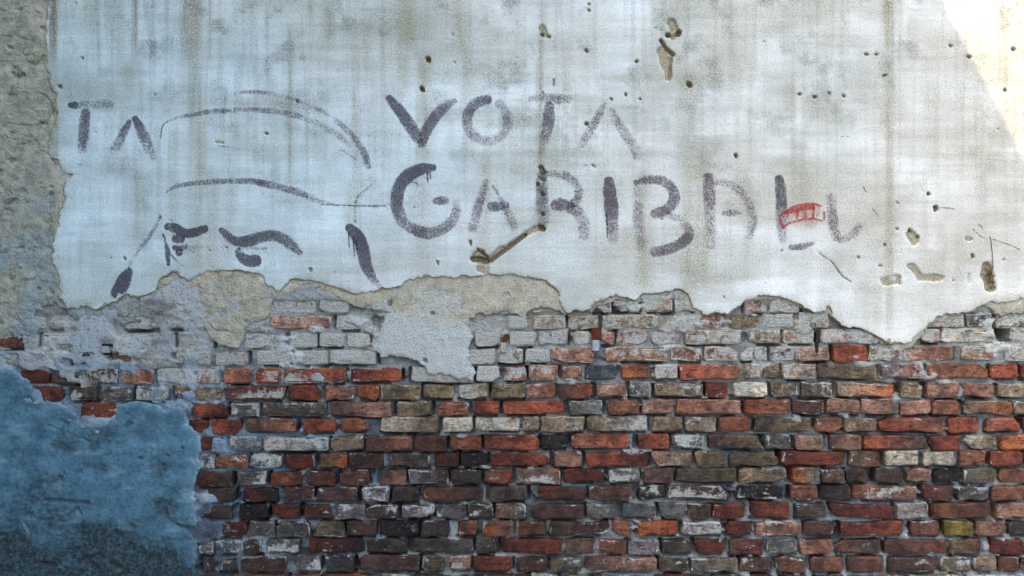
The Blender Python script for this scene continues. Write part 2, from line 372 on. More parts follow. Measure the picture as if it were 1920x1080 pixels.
_r = random.Random(5)
for k in range(36):
    gx_, gy_ = _r.uniform(130, 1910), _r.uniform(-20, 560)
    GOUGES.append((gx_, gy_, gx_ + _r.uniform(-2, 2), gy_ + _r.uniform(-2, 3), _r.uniform(1.2, 2.1), _r.uniform(3, 9)))

def h_white(X, Y):
    """relief of the white coat without its gouges, metres"""
    h = 0.0140 + 0.0030 * (fbm(X, Y, 420, 300, 3, 3) - 0.5) + 0.0022 * (fbm(X, Y, 60, 40, 7, 3) - 0.5)
    h = h + 0.0007 * (fbm(X, Y, 90, 9, 9, 2) - 0.5)            # trowel strokes
    return h
def wobble(X, Y, seed, a1=5.0, a2=2.6):
    return a1 * (fbm(X, Y, 26, 26, seed, 3) - 0.5) * 2 + a2 * (vn(X / 5.0, Y / 5.0, seed + 5) - 0.5) + a1 * 1.3 * (np.abs(fbm(X, Y, 15, 15, seed + 9, 2) - 0.5) * 4 - 0.5)
def white_sdf(X, Y):
    return poly_sdf(P_WHITE, X, Y) + wobble(X, Y, 21, 2.6, 2.2)

# ---- white coat
sp = 1.8
xs = axis(20, XR + 1, 60, 1960, sp, 30); ys = axis(YT, 660, -40, 660, sp, 30)
xs[-1] = XR
X, Y = np.meshgrid(xs, ys)
sd = white_sdf(X, Y); sd = np.maximum(sd, np.where(X > XR + 5, 1, -1e9))
H = h_white(X, Y)
rim = np.exp(np.minimum(sd, 0) / 4.5)
H -= rim * (0.001 + 0.004 * fbm(X, Y, 30, 30, 31, 2))
H += 0.0022 * np.exp(np.minimum(sd, 0) / 26.0) * fbm(X, Y, 50, 50, 33, 2)     # the skin lifts a little near the tear
carve = np.zeros_like(H)
wbx = X + 5 * (fbm(X, Y, 14, 14, 41, 2) - 0.5); wby = Y + 5 * (fbm(X, Y, 14, 14, 43, 2) - 0.5)
for (ax, ay, bx, by, r, dmm) in GOUGES:
    m = 6 + r * 1.5
    i0, i1 = np.searchsorted(xs, min(ax, bx) - m), np.searchsorted(xs, max(ax, bx) + m)
    j0, j1 = np.searchsorted(ys, min(ay, by) - m), np.searchsorted(ys, max(ay, by) + m)
    if i1 <= i0 or j1 <= j0 or dmm == 0: continue
    sl = np.s_[j0:j1, i0:i1]
    ux, uy = (wbx, wby) if r > 5 else (X, Y)
    d = seg_d(ux[sl], uy[sl], ax, ay, bx, by)
    c = dmm * 1e-3 * (1 - ss(r * 0.72, r * 1.12, d)) * (1 if r < 6 else 0.75 + 0.5 * fbm(X[sl], Y[sl], 9, 9, 47, 2))
    carve[sl] = np.maximum(carve[sl], c)
# long groove of the old cable and drawn-out cracks
for pts, w_, dmm in (([(1012, 78), (1013, 180), (1012, 300)], 1.4, 1.0), ([(600, 383), (650, 386), (700, 387)], 1.3, 1.6),
                     ([(1533, 474), (1546, 484), (1556, 490), (1566, 503), (1576, 517), (1592, 528)], 1.4, 3.0),
                     ([(97, 12), (94, 50), (96, 90)], 1.6, 3.0), ([(255, 0), (257, 50), (256, 100)], 1.3, 1.2)):
    for (a, b) in zip(pts[:-1], pts[1:]):
        d = seg_d(X, Y, a[0], a[1], b[0], b[1])
        carve = np.maximum(carve, dmm * 1e-3 * (1 - ss(w_ * 0.7, w_ * 1.5, d)))
H -= carve
chip = np.maximum(np.maximum(0.52 * ss(0.002, 0.005, carve), ss(0.006, 0.014, carve) * 0.9), ss(-4.0, 0.0, sd - 1.0 + 9.0 * (fbm(X, Y, 40, 40, 51, 3) - 0.52)))
# brown run-off streaks at the places the photograph has them: (x, half width, y start, y end, strength)
ST = [(104, 7, -40, 125, .75), (106, 10, 225, 330, .5), (168, 12, -40, 70, .35), (226, 10, -40, 140, .55), (257, 4, -40, 120, .6), (243, 14, 130, 200, .45), (262, 12, 330, 470, .45),
      (365, 22, -40, 125, .75), (372, 16, 125, 520, .42), (350, 9, -40, 40, .4), (330, 8, 250, 470, .35), (400, 14, 330, 520, .40), (430, 10, 360, 500, .3), (545, 8, 60, 380, .35), (615, 9, -40, 110, .35), (583, 6, -40, 60, .4),
      (660, 16, 340, 440, .25), (665, 6, 180, 420, .35), (690, 6, 60, 180, .25), (765, 14, -40, 110, .55), (757, 9, 110, 200, .35), (797, 12, 120, 330, .55), (790, 14, 330, 520, .35), (862, 14, -40, 120, .45), (880, 10, 100, 190, .3), (905, 14, 300, 520, .30),
      (1014, 9, 20, 470, .35), (1060, 10, 90, 200, .2), (960, 16, 240, 500, .25), (1205, 12, 330, 560, .40), (1290, 16, 150, 560, .50), (1262, 30, -40, 60, .30), (1310, 22, 300, 540, .38), (1400, 14, 200, 480, .22),
      (1480, 12, 160, 250, .4), (1470, 9, 20, 110, .3), (1540, 40, 10, 60, .35), (1545, 16, 70, 120, .3), (1548, 18, 180, 240, .3), (1662, 7, -40, 120, .85), (1664, 8, 110, 640, .60), (1683, 7, 10, 140, .3), (1640, 26, 540, 640, .40),
      (1755, 30, 490, 540, .3), (1800, 20, 430, 560, .25), (1850, 26, 250, 360, .22), (1700, 20, 60, 110, .22)]
br = np.zeros_like(H)
jx = 6 * (fbm(X, Y, 40, 160, 61, 3) - 0.5)
for (cx, hw, y0, y1, s_) in ST:
    prof = np.exp(-((X + jx - cx) / hw) ** 2 * 0.9)
    br = np.maximum(br, s_ * prof * ss(y0 - 25, y0 + 5, Y) * (1 - ss(y1 - 50, y1 + 12, Y)) * (0.55 + 0.75 * fbm(X, Y, 7, 120, 63, 3)))
br = br * 0.92 + 0.22 * ss(0.48, 0.80, fbm(X, Y, 9, 260, 65, 3)) * ss(760, 150, Y)
br = br + 0.28 * ss(0.48, 0.75, fbm(X, Y, 260, 120, 67, 4))
br = br + 0.5 * np.exp(-((X - 1310) / 30) ** 2 - ((Y - 325) / 22) ** 2) * fbm(X, Y, 20, 20, 69, 2)
br = br + 0.45 * np.exp(np.minimum(sd, 0) / 7.0) * ss(0.35, 0.7, fbm(X, Y, 60, 60, 71, 2))
# paler roller-painted rectangles
wash = 0.34 + 1.05 * (fbm(X, Y, 150, 90, 73, 5, 0.58) - 0.45)
rr = random.Random(3)
for k in range(240):
    cx, cy = rr.uniform(100, 1950), rr.uniform(-60, 640); hw, hh = rr.uniform(14, 75), rr.uniform(8, 34)
    if rr.random() < 0.3: hw, hh = rr.uniform(6, 26), rr.uniform(30, 90)
    s_ = rr.choice((-0.14, -0.1, 0.10, 0.14, 0.18)); so = rr.uniform(4, 12)
    i0, i1 = np.searchsorted(xs, (cx - hw - 12, cx + hw + 12)); j0, j1 = np.searchsorted(ys, (cy - hh - 12, cy + hh + 12))
    if i1 <= i0 or j1 <= j0: continue
    sl = np.s_[j0:j1, i0:i1]
    d = np.maximum(np.abs(X[sl] - cx) - hw, np.abs(Y[sl] - cy) - hh) + 10 * (fbm(X[sl], Y[sl], 22, 22, 75, 2) - 0.5)
    wash[sl] += s_ * (1 - ss(-so, so, d))
wash = wash + 0.10 * (fbm(X, Y, 300, 10, 77, 3) - 0.5) * 2
wash = np.clip(wash + 0.12 * ss(420, 560, Y), 0, 1)
gr = 0.5 * ss(0.55, 0.78, fbm(X, Y, 46, 46, 81, 5, 0.6)) * ss(640, -60, Y) + 0.30 * ss(0.52, 0.78, fbm(X, Y, 12, 190, 82, 3)) * ss(900, 200, X) * ss(560, 200, Y)
gr = gr + 0.55 * np.exp(-((X - 102) / 7.0) ** 2) * ss(150, 60, Y) * fbm(X, Y, 12, 40, 83, 3) * 1.6
for (cx, hw, y0, y1) in ((257, 2.0, -40, 120), (1012, 2.0, 60, 330), (396, 2, -40, 120), (1670, 1.6, -40, 150), (545, 2.0, 60, 350)):
    gr = np.maximum(gr, 0.45 * np.exp(-((X - cx) / hw) ** 2) * ss(y0 - 5, y0 + 5, Y) * ss(y1 + 20, y1 - 40, Y))
at = np.stack([np.clip(br, 0, 1), wash, np.clip(gr, 0, 1), np.clip(chip, 0, 1)], -1)
white = layer('white_plaster', xs, ys, sd, H, at, M['white'], wall, 0.0015, sp, label='blotchy white lime plaster with torn lower edge')

# ---- under-render, showing left of the white coat, as a lip under its torn edge and as two patches
sp = 2.0
xs = axis(XL, XR + 1, -30, 1960, sp, 30); ys = axis(YT, 730, -40, 730, sp, 30); xs[-1] = XR
X, Y = np.meshgrid(xs, ys)
sdw = white_sdf(X, Y)
lip = 0.2 + 17 * ss(0.42, 0.78, fbm(X, Y, 90, 60, 91, 3)) * (0.3 + 1.0 * fbm(X, Y, 18, 18, 93, 2))
lip = lip * np.where(X < 560, 1.0, 0.8)
sdr = poly_sdf(P_ROUGH, X, Y) + wobble(X, Y, 95, 5, 3)
sdm = poly_sdf(P_MID, X, Y) + wobble(X, Y, 97, 3, 2)
sdp = poly_sdf(P_PATCH, X, Y) + wobble(X, Y, 99, 3, 2)
sdl = poly_sdf([(1800, 570), (1812, 588), (1836, 578), (1846, 574), (1862, 584), (1880, 590), (1915, 589), (1960, 580), (2000, 560), (1990, 540), (1830, 545)], X, Y) + wobble(X, Y, 98, 3, 3)
sdl = np.minimum(sdl, poly_sdf([(1655, 630), (1668, 655), (1690, 660), (1708, 650), (1730, 625), (1740, 600), (1690, 620)], X, Y) + wobble(X, Y, 94, 3, 3))
sdl = np.minimum(sdl, poly_sdf([(520, 540), (528, 556), (548, 545), (580, 535), (612, 545), (640, 560), (668, 574), (700, 580), (722, 574), (745, 545), (700, 530), (600, 510)], X, Y) + wobble(X, Y, 92, 3, 3))
sd = np.minimum(np.minimum(np.minimum(sdw - lip, sdr), np.minimum(sdm, sdp)), sdl)
sd = np.maximum(sd, np.maximum(XL - X, X - XR) - 1)
rough = ss(4, -12, np.minimum(sdr, sdm))
H = 0.0072 + 0.002 * (fbm(X, Y, 120, 120, 101, 3) - 0.5)
H += rough * (0.020 * (fbm(X, Y, 70, 55, 103, 5) - 0.5) + 0.010 * (fbm(X, Y, 16, 12, 105, 3) - 0.5))
pit = ss(0.70, 0.82, fbm(X, Y, 22, 18, 107, 4)) * rough
H -= 0.008 * pit
ledge = np.abs(fbm(X, Y, 60, 50, 109, 3) - 0.5)
H -= 0.005 * ss(0.025, 0.0, ledge) * rough
H -= np.exp(np.minimum(sd, 0) / 6.0) * 0.005
tail = ss(560, 640, Y) * ss(330, 250, X)
H -= 0.006 * tail
H = np.minimum(H, h_white(X, Y) - 0.0035)
# a scab of bare brick inside the smooth patch, the round plug hole and the nail hole
scab = ss(6, -6, poly_sdf([(775, 585), (790, 552), (815, 538), (838, 548), (858, 540), (874, 553), (868, 572), (880, 584), (840, 588)], X, Y) + wobble(X, Y, 111, 4, 3))
H -= 0.004 * scab
for (cx, cy, r, dmm) in ((949, 555, 7, 6), (797, 676, 4, 26), (811, 588, 4, 22), (702, 600, 0, 0), (10, 575, 9, 10), (98, 365, 5, 12), (98, 352, 4, 12), (45, 360, 6, 9), (28, 128, 3, 12), (26, 138, 3, 12), (82, 55, 5, 12), (43, 465, 5, 8), (72, 452, 8, 7), (37, 22, 6, 6), (20, 400, 10, 5)):
    if r: H -= dmm * 1e-3 * (1 - ss(r * 0.7, r * 1.2, np.hypot(X - cx, Y - cy)))
smooth = ss(4, -4, sdp)
pale = 0.78 * smooth * ss(575, 612, Y + 14 * (fbm(X, Y, 40, 40, 113, 2) - 0.5) - 0.10 * (X - 760)) + 0.12 * fbm(X, Y, 60, 60, 115, 3)
pale = pale + 0.35 * scab + 0.25 * ss(0.5, 0.75, fbm(X, Y, 50, 36, 117, 4)) * tail * 2
tan = np.clip(np.maximum(0.75 * smooth, 0.85 * ss(10, -2, sdw - lip) * ss(-2, 6, sdw)) * (0.7 + 0.5 * fbm(X, Y, 40, 40, 119, 3)) + 0.40 * ss(6, -6, sdm) + 0.75 * ss(3, -3, sdl), 0, 1)
dk = 0.35 * pit + 0.30 * ss(0.016, 0.0, ledge) * rough * ss(0.35, 0.6, fbm(X, Y, 80, 80, 121, 2)) + 0.8 * ss(0.012, 0.002, np.abs(fbm(X, Y, 34, 20, 123, 2) - 0.5)) * ss(4, 0, sdw) * 0
bl = 0.55 * ss(0.35, 0.70, fbm(X, Y, 90, 60, 125, 3)) * ss(150, 600, Y) * ss(330, 200, X) + 0.25 * pale
at = np.stack([np.clip(pale, 0, 1), tan, np.clip(dk, 0, 1), np.clip(bl, 0, 1)], -1)
under = layer('rough_render', xs, ys, sd, H, at, M['base'], wall, -0.014, sp, extra=sdw > -22, label='grey-green sandy render bared where the white coat fell off')

# ---- blue cement patch
sp = 2.0
xs = axis(XL, 400, -30, 400, sp, 30); ys = axis(640, YB, 670, 1100, sp, 12); ys = np.append(ys[ys < YB], YB)
X, Y = np.meshgrid(xs, ys)
sd = poly_sdf(P_BLUE, X, Y) + wobble(X, Y, 131, 3.0, 2.5); sd = np.maximum(sd, Y - YB - 5)
H = 0.0068 + 0.010 * (fbm(X, Y, 150, 110, 133, 4) - 0.5) + 0.0016 * np.cos(2 * math.pi * (Y + 6 * fbm(X, Y, 90, 30, 134, 2)) / 32.3) * fbm(X, Y, 120, 120, 136, 2) + 0.004 * (fbm(X, Y, 30, 18, 135, 3) - 0.5)
H -= np.exp(np.minimum(sd, 0) / 5.0) * 0.0035
moss = 0.9 * ss(0.42, 0.80, fbm(X + 60 * fbm(X, Y, 70, 50, 138, 3), Y + 70 * fbm(X, Y, 80, 60, 140, 3), 110, 52, 137, 6, 0.62) + 0.36 * ss(880, 1120, Y - 0.14 * (X - 150)) - 0.06) + 0.50 * ss(850, 1080, Y - 0.12 * X)
H -= 0.005 * ss(0.55, 0.7, fbm(X, Y, 30, 18, 139, 3)) * ss(0.3, 0.8, moss)
red_ = np.zeros_like(H)
for (ax, ay, bx, by, r, dmm) in ((104, 832, 118, 838, 9, 6), (236, 800, 246, 795, 4, 7), (88, 938, 166, 943, 4, 8), (128, 966, 146, 952, 4, 7), (146, 952, 152, 962, 3, 6), (264, 858, 266, 858, 3, 9), (307, 869, 309, 870, 3, 8),
                                 (313, 853, 315, 854, 2.5, 8), (341, 839, 342, 840, 2.5, 8), (112, 894, 116, 898, 3, 9), (336, 985, 372, 995, 4, 8), (248, 984, 250, 986, 6, 8), (312, 955, 314, 968, 5, 7), (68, 905, 80, 925, 7, 4),
                                 (90, 797, 172, 828, 2, 3), (285, 840, 282, 868, 1.5, 3), (118, 790, 128, 795, 4, 6), (75, 1055, 105, 1060, 4, 8), (160, 1050, 180, 1064, 7, 8), (210, 1058, 226, 1062, 5, 8)):
    d = seg_d(X + 5 * (fbm(X, Y, 9, 9, 141, 2) - 0.5), Y + 5 * (fbm(X, Y, 9, 9, 143, 2) - 0.5), ax, ay, bx, by)
    c = 1 - ss(r * 0.5, r * 1.3, d); H -= c * dmm * 1e-3; red_ = np.maximum(red_, c * min(1, dmm / 8) * 0.45)
scuff = 0.3 * ss(0.60, 0.78, fbm(X, Y, 36, 16, 145, 4)) + 0.5 * np.exp(np.minimum(sd, 0) / 4.0)
for (ax, ay, bx, by) in ((42, 975, 56, 1000),):
    scuff = np.maximum(scuff, 0.9 * (1 - ss(1, 3.5, seg_d(X, Y, ax, ay, bx, by))))
at = np.stack([np.clip(moss, 0, 1), np.clip(scuff, 0, 1), red_, np.zeros_like(H)], -1)
blue = layer('blue_cement_patch', xs, ys, sd, H, at, M['blue'], wall, -0.014, sp, label='weathered blue cement patch, mouldy towards the ground')

# ------------------------------------------------------------------ bricks
ROWX = (300, 720, 1200, 1700)
ROWS = {-2: (547, 547, 545, 545), -1: (576, 575, 572, 575), 0: (604, 605, 603.5, 600), 1: (639, 638, 633.5, 629), 2: (671, 671, 664.5, 663), 3: (706, 703.5, 697.5, 696),
        4: (738, 735.5, 731, 732), 5: (770, 767, 763.5, 764), 6: (801, 796.5, 795, 797), 7: (833, 832.5, 828, 830), 8: (868, 864, 861, 860),
        9: (900, 896, 892, 892), 10: (931, 927, 925, 925), 11: (961, 959.5, 959, 958), 12: (994, 992, 991, 992), 13: (1028, 1023.5, 1026, 1026),
        14: (1062, 1056, 1060, 1059), 15: (1094, 1090, 1092, 1092), 16: (1125, 1123, 1124, 1124), 17: (1157, 1156, 1156, 1156), 18: (1183, 1183, 1183, 1183)}
PAL = dict(r=(182, 92, 54), d=(124, 60, 44), o=(206, 118, 50), q=(150, 138, 48), b=(130, 88, 68), p=(192, 144, 120), g=(128, 130, 126), w=(200, 198, 186), c=(228, 222, 196),
           y=(142, 128, 94), k=(60, 57, 57), v=(114, 86, 76), t=(168, 148, 120), l=(150, 168, 176), n=(102, 93, 82), s=(92, 110, 116), m=(160, 150, 158), e=(172, 112, 80))
B = {
 -2: "312,372,g7",
 -1: "310,374,g7 512,592,m7p 597,654,w8 1114,1147,m5 1150,1179,m4 1182,1200,p4 1203,1262,p4 1264,1297,t6 1396,1440,p4t 1442,1500,p6",
 0: "20,84,g7 88,113,p6 118,172,l7 178,214,g7 232,300,l8 306,370,t6 462,500,w7 505,624,p3 629,690,w8 640,690,w8 948,990,m6 1000,1061,t5 1065,1123,t4 1130,1237,t4y 1257,1301,m4 1310,1363,p3 1370,1423,y3 1432,1490,g6 1496,1555,t5 1732,1809,p5 1811,1862,g4k 1868,1960,t3",
 1: "5,70,l6 75,140,p5 144,196,l6 222,275,n6 284,328,n6 331,398,g7 458,530,w7 540,594,w8 596,646,g7 650,695,w8 890,938,m6 955,1006,w7 1008,1065,m4 1075,1108,t5 1127,1153,p2 1156,1213,p4t 1218,1279,m3 1283,1390,t4 1404,1465,t4 1469,1527,t4 1538,1650,p5m 1726,1765,p5 1766,1864,c4t 1896,1960,t4",
 2: "-20,36,n5 60,110,l7 132,180,n2 207,248,n2b 261,321,l6 330,394,p5 401,464,l5p 481,545,w7 553,615,g6 618,706,w7 877,930,p6 932,982,t5 985,1031,g6 1033,1116,p3 1133,1255,e3t 1257,1316,p4d 1320,1384,e5 1389,1412,w7 1414,1440,g5 1444,1490,k5 1494,1557,p3t 1562,1626,r0 1628,1690,t4 1694,1788,p3e 1803,1867,t3e 1883,1940,y5",
 3: "36,93,d0 95,153,n3 168,221,n4 226,286,p3e 292,351,l6 355,411,p5 418,475,e2 479,526,r2 531,647,e3r 656,752,d2r 770,889,w6p 893,937,w6 945,988,p4e 990,1047,p3 1052,1092,p2 1096,1155,s0 1165,1221,o0b 1226,1271,p6 1274,1389,r2e 1394,1428,t4 1430,1462,t2 1466,1531,t4 1534,1646,n1y 1652,1735,m3r 1742,1855,e1 1857,1909,r0 1914,1962,d0",
 4: "65,117,d0 130,181,n2 190,250,g4 252,320,g5 326,417,t3 419,536,v2d 540,601,d0r 608,668,e2v 670,711,r0o 714,789,y3 793,852,y1 860,917,w3y 921,984,y2 988,1041,p2e 1048,1111,v1r 1118,1177,p3 1180,1222,g4 1228,1319,t3 1323,1366,d1 1373,1440,c4 1445,1499,y3n 1502,1563,n3 1571,1679,t2o 1692,1731,y3 1739,1799,p1 1806,1866,e0p 1871,1936,t2",
 5: "150,217,d0r 362,427,r0d 431,486,g4 489,614,n4 618,736,v1p 743,809,y2 819,880,e1 889,937,d0r 942,1058,r0 1066,1131,g3 1139,1200,e1 1203,1263,p1 1268,1389,e1p 1395,1482,r0e 1485,1546,v3 1550,1613,p2 1617,1678,p3 1686,1747,p1 1750,1803,e1 1810,1898,t2o 1901,1962,t3",
 6: "352,392,d1 394,454,r0d 457,555,n2e 567,629,r0 638,691,o0e 712,823,c2t 828,888,c4 890,974,c3 979,1012,t4 1014,1097,t3 1101,1215,y3w 1222,1281,t2 1285,1342,t4 1347,1407,e0r 1416,1522,n1y 1529,1581,e1 1583,1645,t2 1649,1771,r1e 1778,1835,r0 1848,1915,e0r 1919,1976,b0",
 7: "373,418,d1 428,490,l4 494,616,w5l 619,682,t3 685,774,v1e 777,839,b1 843,903,e0r 907,1012,d1r 1014,1067,k0 1071,1181,e2r 1195,1256,d0r 1261,1321,g5 1327,1424,v1y 1437,1485,g4 1490,1547,p2t 1554,1615,v2p 1619,1739,r0n 1743,1802,d0r 1809,1870,c3y 1876,1937,o0",
 8: "370,401,l5 404,465,e2 468,527,l5 534,589,d2 598,651,y0o 653,718,v2 728,807,n4 814,860,d0 863,914,k0 918,1033,d0r 1038,1091,p2 1097,1218,r1d 1221,1299,p2t 1303,1361,y2 1367,1460,n0y 1463,1584,d0r 1591,1652,y1b 1660,1723,c1 1730,1792,c1 1800,1850,e1 1856,1918,r1 1922,1976,e0",
 9: "369,434,d1n 445,503,g3 506,567,o0b 573,630,v1d 636,692,b1 710,761,v2p 764,841,m3v 844,903,n1 907,960,e1r 966,1053,t3p 1055,1135,d0 1141,1201,g5 1207,1263,v1 1268,1382,n0y 1386,1476,t2 1486,1528,o2t 1541,1585,v2 1587,1629,k1v 1641,1695,n2 1700,1748,p1 1752,1802,k1 1808,1869,g4y 1875,1940,e0",
 10: "388,441,n2 454,522,d0k 533,589,v3 595,671,v3 677,731,m4 734,786,n1 792,906,e1n 917,989,n1 1009,1100,d0v 1104,1189,v2 1197,1248,k4 1254,1367,v5 1382,1470,k4 1483,1536,e2 1539,1597,k0n 1600,1721,e1p 1733,1788,d1v 1795,1854,g3 1858,1924,e0",
 11: "369,434,n2 445,501,k1 509,562,d0 569,622,d0b 628,685,m4 687,748,n3 753,816,m3w 817,874,g3 878,925,n3 928,987,p3g 997,1096,v1 1100,1156,g3 1164,1232,s2g 1235,1286,g2 1290,1334,v3 1336,1395,d1 1408,1483,d0r 1490,1552,n2 1556,1675,d1 1680,1743,w3g 1745,1859,e0b 1868,1932,p2",
 12: "416,460,d2 463,515,g4 517,582,g3 592,646,t2 648,706,v2 711,787,k1 790,846,n2 859,894,e2 903,962,o1p 971,1024,e1 1030,1145,v3 1148,1183,e0 1194,1274,o0r 1279,1354,m5 1360,1409,d1 1416,1506,p3 1508,1564,v2 1576,1695,d1r 1707,1763,b1 1770,1826,q0 1830,1887,p1 1892,1944,n2",
 13: "370,400,w5 403,451,l5 454,491,v4 497,561,g4 577,683,d0k 687,765,n3 770,888,n2g 892,936,g3v 939,1055,d0r 1060,1116,t1b 1125,1175,e2 1178,1238,m4 1241,1298,n2 1303,1361,d1 1367,1432,v0d 1437,1496,g4 1500,1560,p2e 1566,1653,b1n 1658,1777,v1e 1783,1841,y2b 1856,1922,d0",
 14: "379,409,n1 413,446,n4 450,538,v3 555,601,g4 606,665,s2n 675,787,v1 791,834,y2 843,884,p4 887,961,d0r 967,1027,v1 1031,1091,y1g 1096,1232,v3p 1236,1291,n1 1295,1386,g3t 1389,1447,v2 1453,1511,b2 1519,1581,b1e 1587,1654,v1e 1662,1759,v2 1764,1823,y3g 1826,1871,t2 1873,1912,b2 1916,1975,e1"}
def row_y(r, x): return float(np.interp(x, ROWX, ROWS[r]))

def brick_mesh(x0, x1, y0, y1, c1, c2, wash, rg, proud):
    """a worn brick: jittered outline, chipped arris, uneven face (about 60 to 90 triangles); returns verts (px,px,m), quads/tris, colours"""
    L = x1 - x0; Hh = y1 - y0; nl = 4 if L > 80 else 3 if L > 45 else 2
    cut = [rg.uniform(1.0, 4.6) for _ in range(4)]
    if rg.random() < 0.24: cut[rg.randrange(4)] = rg.uniform(7, 12)          # one broken corner
    cx = [c * rg.uniform(0.9, 1.8) for c in cut]; j = lambda a=1.6: rg.uniform(-a, a)
    sag = rg.uniform(-1.6, 1.6); P = []
    def side(ax, ay, bx, by, n):
        for k in range(n + 1):
            t = k / n; P.append((ax + (bx - ax) * t, ay + (by - ay) * t))
    side(x0 + cx[0], y0, x1 - cx[1], y0, nl); side(x1, y0 + cut[1], x1, y1 - cut[2], 1)
    side(x1 - cx[2], y1, x0 + cx[3], y1, nl); side(x0, y1 - cut[3], x0, y0 + cut[0], 1)
    tilt = rg.uniform(-1.2, 1.2)
    P = [(a + j(), b + j(1.25) + tilt * (a - (x0 + x1) / 2) / (L / 2)) for a, b in P]
    n = len(P); mx, my = (x0 + x1) / 2, (y0 + y1) / 2
    def ring(dist, h, jh):
        R = []
        for a, b in P:
            fx = max(0.0, 1 - dist / (L / 2)); fy = max(0.0, 1 - dist / (Hh / 2))
            R.append((mx + (a - mx) * fx, my + (b - my) * fy, h + rg.uniform(-jh, jh)))
        return R
    tx, ty = rg.uniform(-.0022, .0022), rg.uniform(-.0016, .0016)
    R0 = [(a, b, -0.11) for a, b in P]
    R1 = ring(0.2, proud - 0.0045, 0.0015); R2 = ring(1.3, proud - 0.0006, 0.0008); R3 = ring(4.2, proud, 0.0016)
    for k in range(n):                                     # chips knocked off the arris
        if rg.random() < 0.30:
            a, b, h = R2[k]; q = rg.uniform(0.02, 0.11); R2[k] = (a + (mx - a) * q * 0.5, b + (my - b) * q * 2, h - rg.uniform(0.002, 0.005))
            a, b, h = R1[k]; R1[k] = (a + (mx - a) * q * 0.3, b + (my - b) * q, h - 0.004)
    V = R0 + R1 + R2 + R3
    V = [(a, b, h + (tx * (a - mx) / (L / 2) + ty * (b - my) / (Hh / 2) if i >= n else 0)) for i, (a, b, h) in enumerate(V)]
    F = []
    for q in range(3):
        for k in range(n):
            k2 = (k + 1) % n; F.append((q * n + k, (q + 1) * n + k, (q + 1) * n + k2, q * n + k2))
    top = list(range(3 * n, 4 * n))
    F.append(tuple(top[::-1]))
    C = []
    for a, b, h in V:
        t = min(1, max(0, (a - x0) / L)); t = t * t * (3 - 2 * t); f = rg.uniform(0.86, 1.12)
        C.append(tuple((c1[i] + (c2[i] - c1[i]) * t) * f for i in range(3)) + (max(0, wash + rg.uniform(-.12, .12) + (rg.choice((0, 0, 0, .2, .4)) if h < proud - 0.0004 else 0)),))
    return V, F, C
def brick_to_mesh(items, origin):
    VV, FF, CC = [], [], []
    for V, F, C in items:
        o = len(VV)
        VV += [(wx(a) - origin[0], -h - origin[1], wz(b) - origin[2]) for a, b, h in V]
        FF += [tuple(o + i for i in f) for f in F]; CC += C
    me = bpy.data.meshes.new('brick'); me.from_pydata(VV, [], FF); me.update()
    a = me.attributes.new('w', 'FLOAT_COLOR', 'POINT'); a.data.foreach_set('color', np.array(CC, np.float32).ravel())
    me.polygons.foreach_set('use_smooth', np.zeros(len(me.polygons), bool))
    return me

rg = random.Random(77)
bricks = []                                   # (visible size, px rect, geometry)
RECTS = []
def covered(x, y):
    p = (np.array([float(x)]), np.array([float(y)]))
    return max(-poly_sdf(P_WHITE, *p)[0], -poly_sdf(P_ROUGH, *p)[0], -poly_sdf(P_MID, *p)[0], -poly_sdf(P_PATCH, *p)[0], -poly_sdf(P_BLUE, *p)[0])
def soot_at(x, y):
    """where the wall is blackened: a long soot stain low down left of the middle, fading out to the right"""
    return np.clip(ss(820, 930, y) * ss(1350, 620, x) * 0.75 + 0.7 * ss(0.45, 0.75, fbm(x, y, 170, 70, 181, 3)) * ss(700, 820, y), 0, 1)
def add_brick(r, x0, x1, code, outer=False):
    m = (x0 + x1) / 2; yc = row_y(r, m); hh = 13.7 + rg.uniform(-1.2, 0.9)
    if r == 2 and code[0] == 'r' and x0 == 1562: hh = 17
    yc += rg.uniform(-0.8, 0.8)
    k_ = rg.uniform(0.8, 1.1) * float(np.interp(r, (2, 3, 5, 8), (1.0, 0.9, 0.82, 0.70)))  # lower courses dirtier, with light falling off downward also put into their colour
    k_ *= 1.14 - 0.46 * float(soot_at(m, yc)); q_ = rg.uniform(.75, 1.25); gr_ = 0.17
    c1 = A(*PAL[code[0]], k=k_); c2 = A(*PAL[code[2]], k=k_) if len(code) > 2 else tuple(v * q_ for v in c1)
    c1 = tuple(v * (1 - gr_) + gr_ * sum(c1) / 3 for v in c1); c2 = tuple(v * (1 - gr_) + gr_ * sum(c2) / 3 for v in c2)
    w_ = int(code[1]) / 10 * (0.72 if r >= 7 and code[0] in 'knvgs' else 0.9 if r > 4 else 1.0) + (0.08 if r <= 2 and code[1] in '23456' else 0)
    w_ += 0.05 if code[1] != '0' else 0.02
    proud = rg.uniform(-0.0035, 0.0035) - (0.004 if w_ > 0.55 and x0 < 720 else 0) + (0.003 if code[0] in 'ro' else 0) - (0.007 if code[0] == 'k' else 0)
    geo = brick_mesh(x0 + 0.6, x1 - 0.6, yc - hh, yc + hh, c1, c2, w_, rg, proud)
    vis = 0.0 if outer else (min(x1, 1920) - max(x0, 0)) * (min(yc + hh, 1080) - (yc - hh))
    if not outer:
        cv = covered(m, yc)
        if cv > 0: vis *= max(0.05, 1 - cv / 20)
    bricks.append((vis, (m, yc), geo)); RECTS.append((x0, x1, yc - hh, yc + hh, r))
for r, txt in B.items():
    for tok in txt.split():
        a, b, c = tok.split(','); 
        if (r, a) == (0, '640'): continue
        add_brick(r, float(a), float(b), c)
codes = ['e1', 'd1', 'p3', 'v2', 'n2', 'g4', 't3', 'e0r', 'b1', 'y2', 'r0', 'w5']
